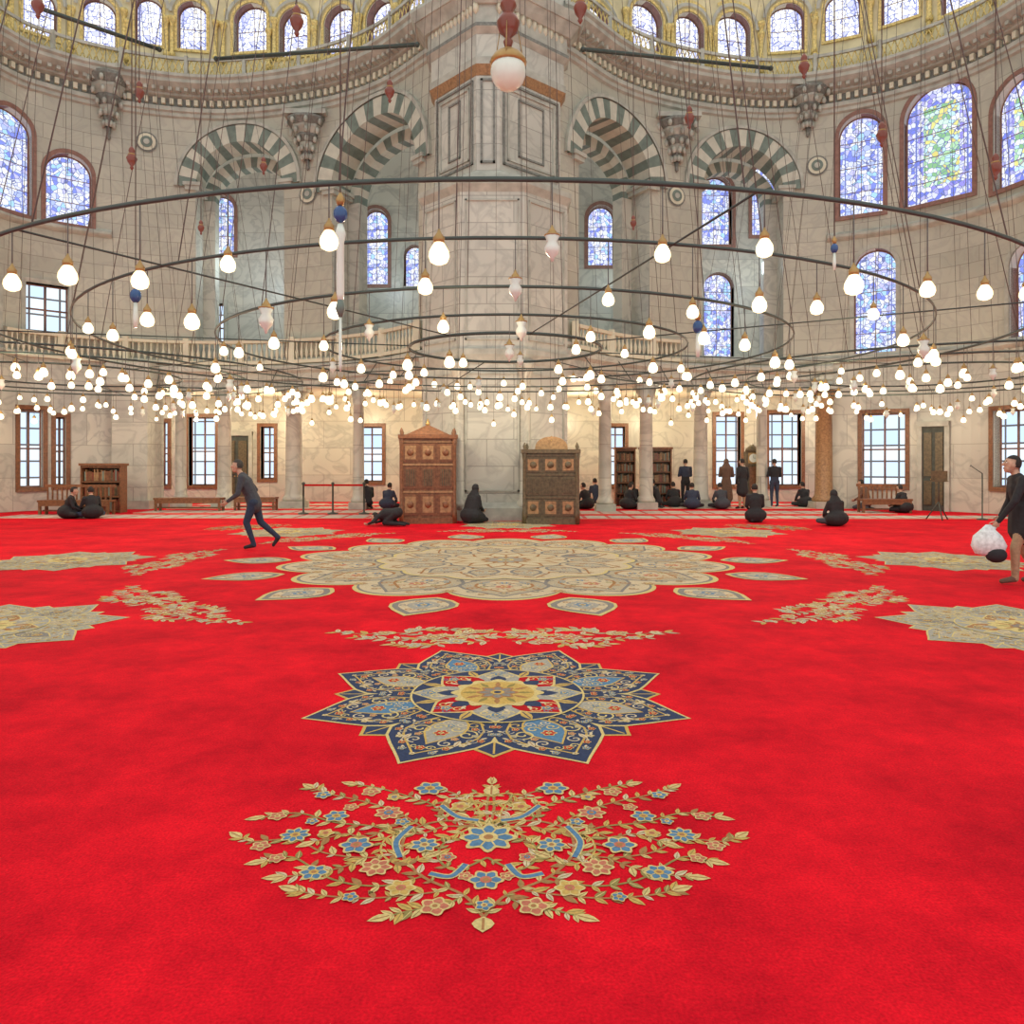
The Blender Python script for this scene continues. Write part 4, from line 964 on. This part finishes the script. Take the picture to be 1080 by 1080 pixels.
        p=w+d*.03+sd*.034; q=p+d*.035+sd*.026+nn*.01; r=q+d*.03+sd*.006+nn*.012; mb.tube(p,q,.012,'skin',6,.011); mb.tube(q,r,.010,'skin',6,.007); mb.ell(q,(.011,)*3,'skin',6,4)
    if extra: extra(mb,J)
    return mb.obj(name,(loc[0],loc[1],0),yaw)
def lr(d):
    o={}
    for k,v in d.items():
        if k.endswith('*'):
            o[k[:-1]+'L']=(-v[0],v[1],v[2]); o[k[:-1]+'R']=v
        else: o[k]=v
    return o
def stand(arm=0):
    j=lr({'pel':(0,0,.95),'ch':(0,0,1.28),'nk':(0,.0,1.47),'hd':(0,.02,1.56),'sh*':(.19,0,1.40),'el*':(.25,-.02,1.12),'wr*':(.24,.06,.88),'hi*':(.09,0,.9),'kn*':(.10,.03,.49),'an*':(.11,0,.08),'to*':(.13,.17,.045)})
    if arm==1: j['elR']=(.24,.05,1.12); j['wrR']=(.08,.24,1.10); j['elL']=(-.24,.05,1.12); j['wrL']=(-.08,.24,1.12)
    return j
def seated(lean=.1):
    return lr({'pel':(0,0,.14),'ch':(0,lean*.6,.46),'nk':(0,lean,.65),'hd':(0,lean+.04,.73),'sh*':(.18,lean*.8,.58),'el*':(.25,lean+.06,.34),'wr*':(.15,lean+.24,.24),'hi*':(.1,.03,.13),'kn*':(.36,.26,.13),'an*':(-.05,.36,.07),'to*':(-.16,.42,.06)})
def kneel(lean=.12):
    return lr({'pel':(0,0,.25),'ch':(0,lean*.6,.58),'nk':(0,lean,.77),'hd':(0,lean+.03,.85),'sh*':(.18,lean*.8,.70),'el*':(.22,lean+.02,.44),'wr*':(.12,lean+.2,.34),'hi*':(.09,.03,.22),'kn*':(.13,.42,.09),'an*':(.12,-.02,.07),'to*':(.12,-.15,.05)})
def bow():
    return lr({'pel':(0,-.1,.35),'ch':(0,.25,.3),'nk':(0,.43,.22),'hd':(0,.53,.16),'sh*':(.18,.38,.24),'el*':(.28,.45,.12),'wr*':(.2,.62,.06),'hi*':(.09,-.08,.32),'kn*':(.12,.22,.09),'an*':(.12,-.22,.07),'to*':(.12,-.34,.05)})
col=lambda t,b,s='c_black',**k:dict(top=t,bot=b,shoe=s,**k)
gx,gy=G(268,579)
Jw={'pel':(0,0,.90),'ch':(0,.15,1.21),'nk':(0,.24,1.39),'hd':(0,.29,1.48),'shL':(-.18,.19,1.32),'shR':(.18,.19,1.32),
 'elL':(-.25,.24,1.03),'wrL':(-.21,.42,.90),'elR':(.26,.02,1.09),'wrR':(.24,.10,.85),'hiL':(-.09,0,.86),'hiR':(.09,0,.86),
 'knL':(-.1,.12,.50),'anL':(-.1,-.02,.08),'toL':(-.1,.14,.045),'knR':(.1,-.10,.49),'anR':(.1,-.42,.20),'toR':(.1,-.33,.06)}
person('walking_man',(gx,gy),pi/2+.15,Jw,col('c_grey','c_jeans',coat=True),vox=.014,hair='greyhair',hp=-.1,skirt=[(Vector((0,.05,.98)),Vector((0,-.01,.82)),.14,.15,1.15,.9)])
gx,gy=G(1080,616)
Js={'pel':(0,0,.92),'ch':(0,.05,1.25),'nk':(0,.09,1.44),'hd':(0,.13,1.52),'shL':(-.19,.07,1.37),'shR':(.19,.07,1.37),
 'elL':(-.26,.20,1.10),'wrL':(-.20,.36,.84),'elR':(.26,.08,1.10),'wrR':(.22,.20,.88),'hiL':(-.09,0,.88),'hiR':(.09,0,.88),
 'knL':(-.11,.14,.49),'anL':(-.11,.14,.08),'toL':(-.12,.30,.045),'knR':(.11,-.02,.47),'anR':(.11,-.20,.10),'toR':(.12,-.04,.045)}
def bagf(mb,J):
    w=J['wrL']; c=w+Vector((0,.12,-.28))
    vs=[];n=14
    for k,(r,z) in enumerate(((.08,-.18),(.17,-.15),(.21,-.04),(.17,.08),(.09,.16),(.03,.23))):
        for i in range(n):
            a=2*pi*i/n; q=1+.09*math.sin(3*a+k); vs.append((c.x+r*.6*q*math.cos(a),c.y+r*q*math.sin(a),c.z+z))
    fs=[(j*n+i,j*n+(i+1)%n,(j+1)*n+(i+1)%n,(j+1)*n+i) for j in range(5) for i in range(n)]+[tuple(range(n))[::-1],tuple(range(5*n,6*n))]
    mb.mesh(vs,fs,'c_white'); mb.tube(w+Vector((0,.04,-.10)),c+Vector((0,.0,.20)),.02,'c_white')
    mb.ell(c+Vector((-.06,-.07,-.16)),(.09,.13,.10),'c_black')
person('stooping_man',(gx,gy),pi/2-.25,Js,col('c_black','c_khaki','c_brown',coat=True),vox=.014,hp=-.25,extra=bagf,skirt=[(Vector((0,0,1.0)),Vector((0,-.02,.72)),.18,.21,1.15,.98)])
def P(name,px,py,J,c,yaw=0,**k):
    x,y=G(px,py); person(name,(x,y),yaw,J,c,**k)
BK='c_black'
robe=[(Vector((0,0,.2)),Vector((0,.2,.14)),.2,.16,1.5,1.2)]
P('kneeling_woman',497,552,kneel(),col(BK,BK,neck=BK,coat=True),-.8,headcover=BK,skirt=[(Vector((0,-.02,.22)),Vector((0,.25,.14)),.22,.16,1.5,1.2),(Vector((0,0,.3)),Vector((0,.06,.6)),.2,.17,1.3,1.0)])
P('bowing_man',416,555,bow(),col(BK,BK),1.3)
P('seated_person',883,555,seated(),col(BK,'c_grey',neck=BK,coat=True),.2,headcover=BK,skirt=robe)
P('seated_person',797,551,kneel(.1),col(BK,'c_grey',coat=True),-.1,skirt=robe)
for px,py,k,t,b,yw in((955,541,0,BK,BK,.6),(1032,538,0,'c_grey',BK,-.4),(850,535,0,BK,BK,.3),(916,538,1,'c_brown','c_grey',.9),(762,537,0,'c_grey',BK,.2),(661,537,0,BK,BK,-.9),(620,537,0,BK,BK,.9),(630,534,1,'c_navy',BK,.3),
    (730,537,0,'c_navy',BK,-.2),(695,536,1,BK,BK,1.2),(712,535,0,BK,BK,.2),(70,547,0,BK,BK,-1.2),(98,547,0,BK,'c_navy',.8),(388,537,1,BK,BK,.4),(408,537,0,'c_navy',BK,-.4),(668,534,0,BK,BK,.2)):
    P('seated_person',px,py,kneel(.2) if k else seated(.15),col(t,b,coat=True),yw,skirt=robe if not k else None)
P('standing_man',817,535,stand(1),col(BK,'c_navy'),.1)
P('standing_man',783,537,stand(),col(BK,'c_khaki',coat=True),.5,skirt=[(Vector((0,0,.95)),Vector((0,0,.62)),.16,.2,1.15,.95)])
P('standing_woman',766,535,stand(1),col('c_brown','c_black',coat=True,neck='c_brown'),-.3,headcover='c_brown',skirt=[(Vector((0,0,.95)),Vector((0,0,.35)),.16,.22,1.1,.95)])
P('standing_man',723,534,stand(1),col('c_navy',BK),.2)

# ---------------------------------------------------------------- lights, world, camera
def pt(x,y,z,e,c=(1,.83,.55),r=.12):
    l=bpy.data.lights.new('lamp_and_fill_light','POINT'); l.energy=e; l.color=c; l.shadow_soft_size=r; o=bpy.data.objects.new('lamp_and_fill_light',l); o.location=(x,y,z); bpy.context.scene.collection.objects.link(o)
for i in range(6):
    a=2*pi*i/6+.4; pt(-.1+5*math.cos(a),11.5+5*math.sin(a),2.75,34)
for cx in(-11,10.2):
    for i in range(5):
        a=2*pi*i/5; pt(cx+4.6*math.cos(a),18.8+4.6*math.sin(a),3.0,140)
for x in(-13,-9.5,-6,-2.5,2.5,5.5,9,12.5): pt(x,29,3.3,120)  # warm fill added to brighten the dark aisle, no lamps hang here
pt(-2.2,19.3,3.1,70); pt(1.2,19.3,3.1,70)
for x in(-10,-5,4.5,9.5): pt(x,28.7,9.0,90,(.75,.9,1.0),.4)  # cool fill added behind the arches for blue-grey light, no lamps there
w=bpy.data.worlds.new('World'); bpy.context.scene.world=w; w.use_nodes=True
bg=w.node_tree.nodes['Background']; bg.inputs[0].default_value=(1.0,.995,.965,1); bg.inputs[1].default_value=1.12
cam=bpy.data.cameras.new('camera'); cam.lens=F/1080*36; cam.sensor_width=36; cam.shift_y=-(540-HZ)/1080; cam.clip_end=200
co=bpy.data.objects.new('camera',cam); co.location=(0,0,CH); co.rotation_euler=(pi/2,0,0); bpy.context.scene.collection.objects.link(co); bpy.context.scene.camera=co
bpy.context.scene.view_settings.view_transform='Standard'
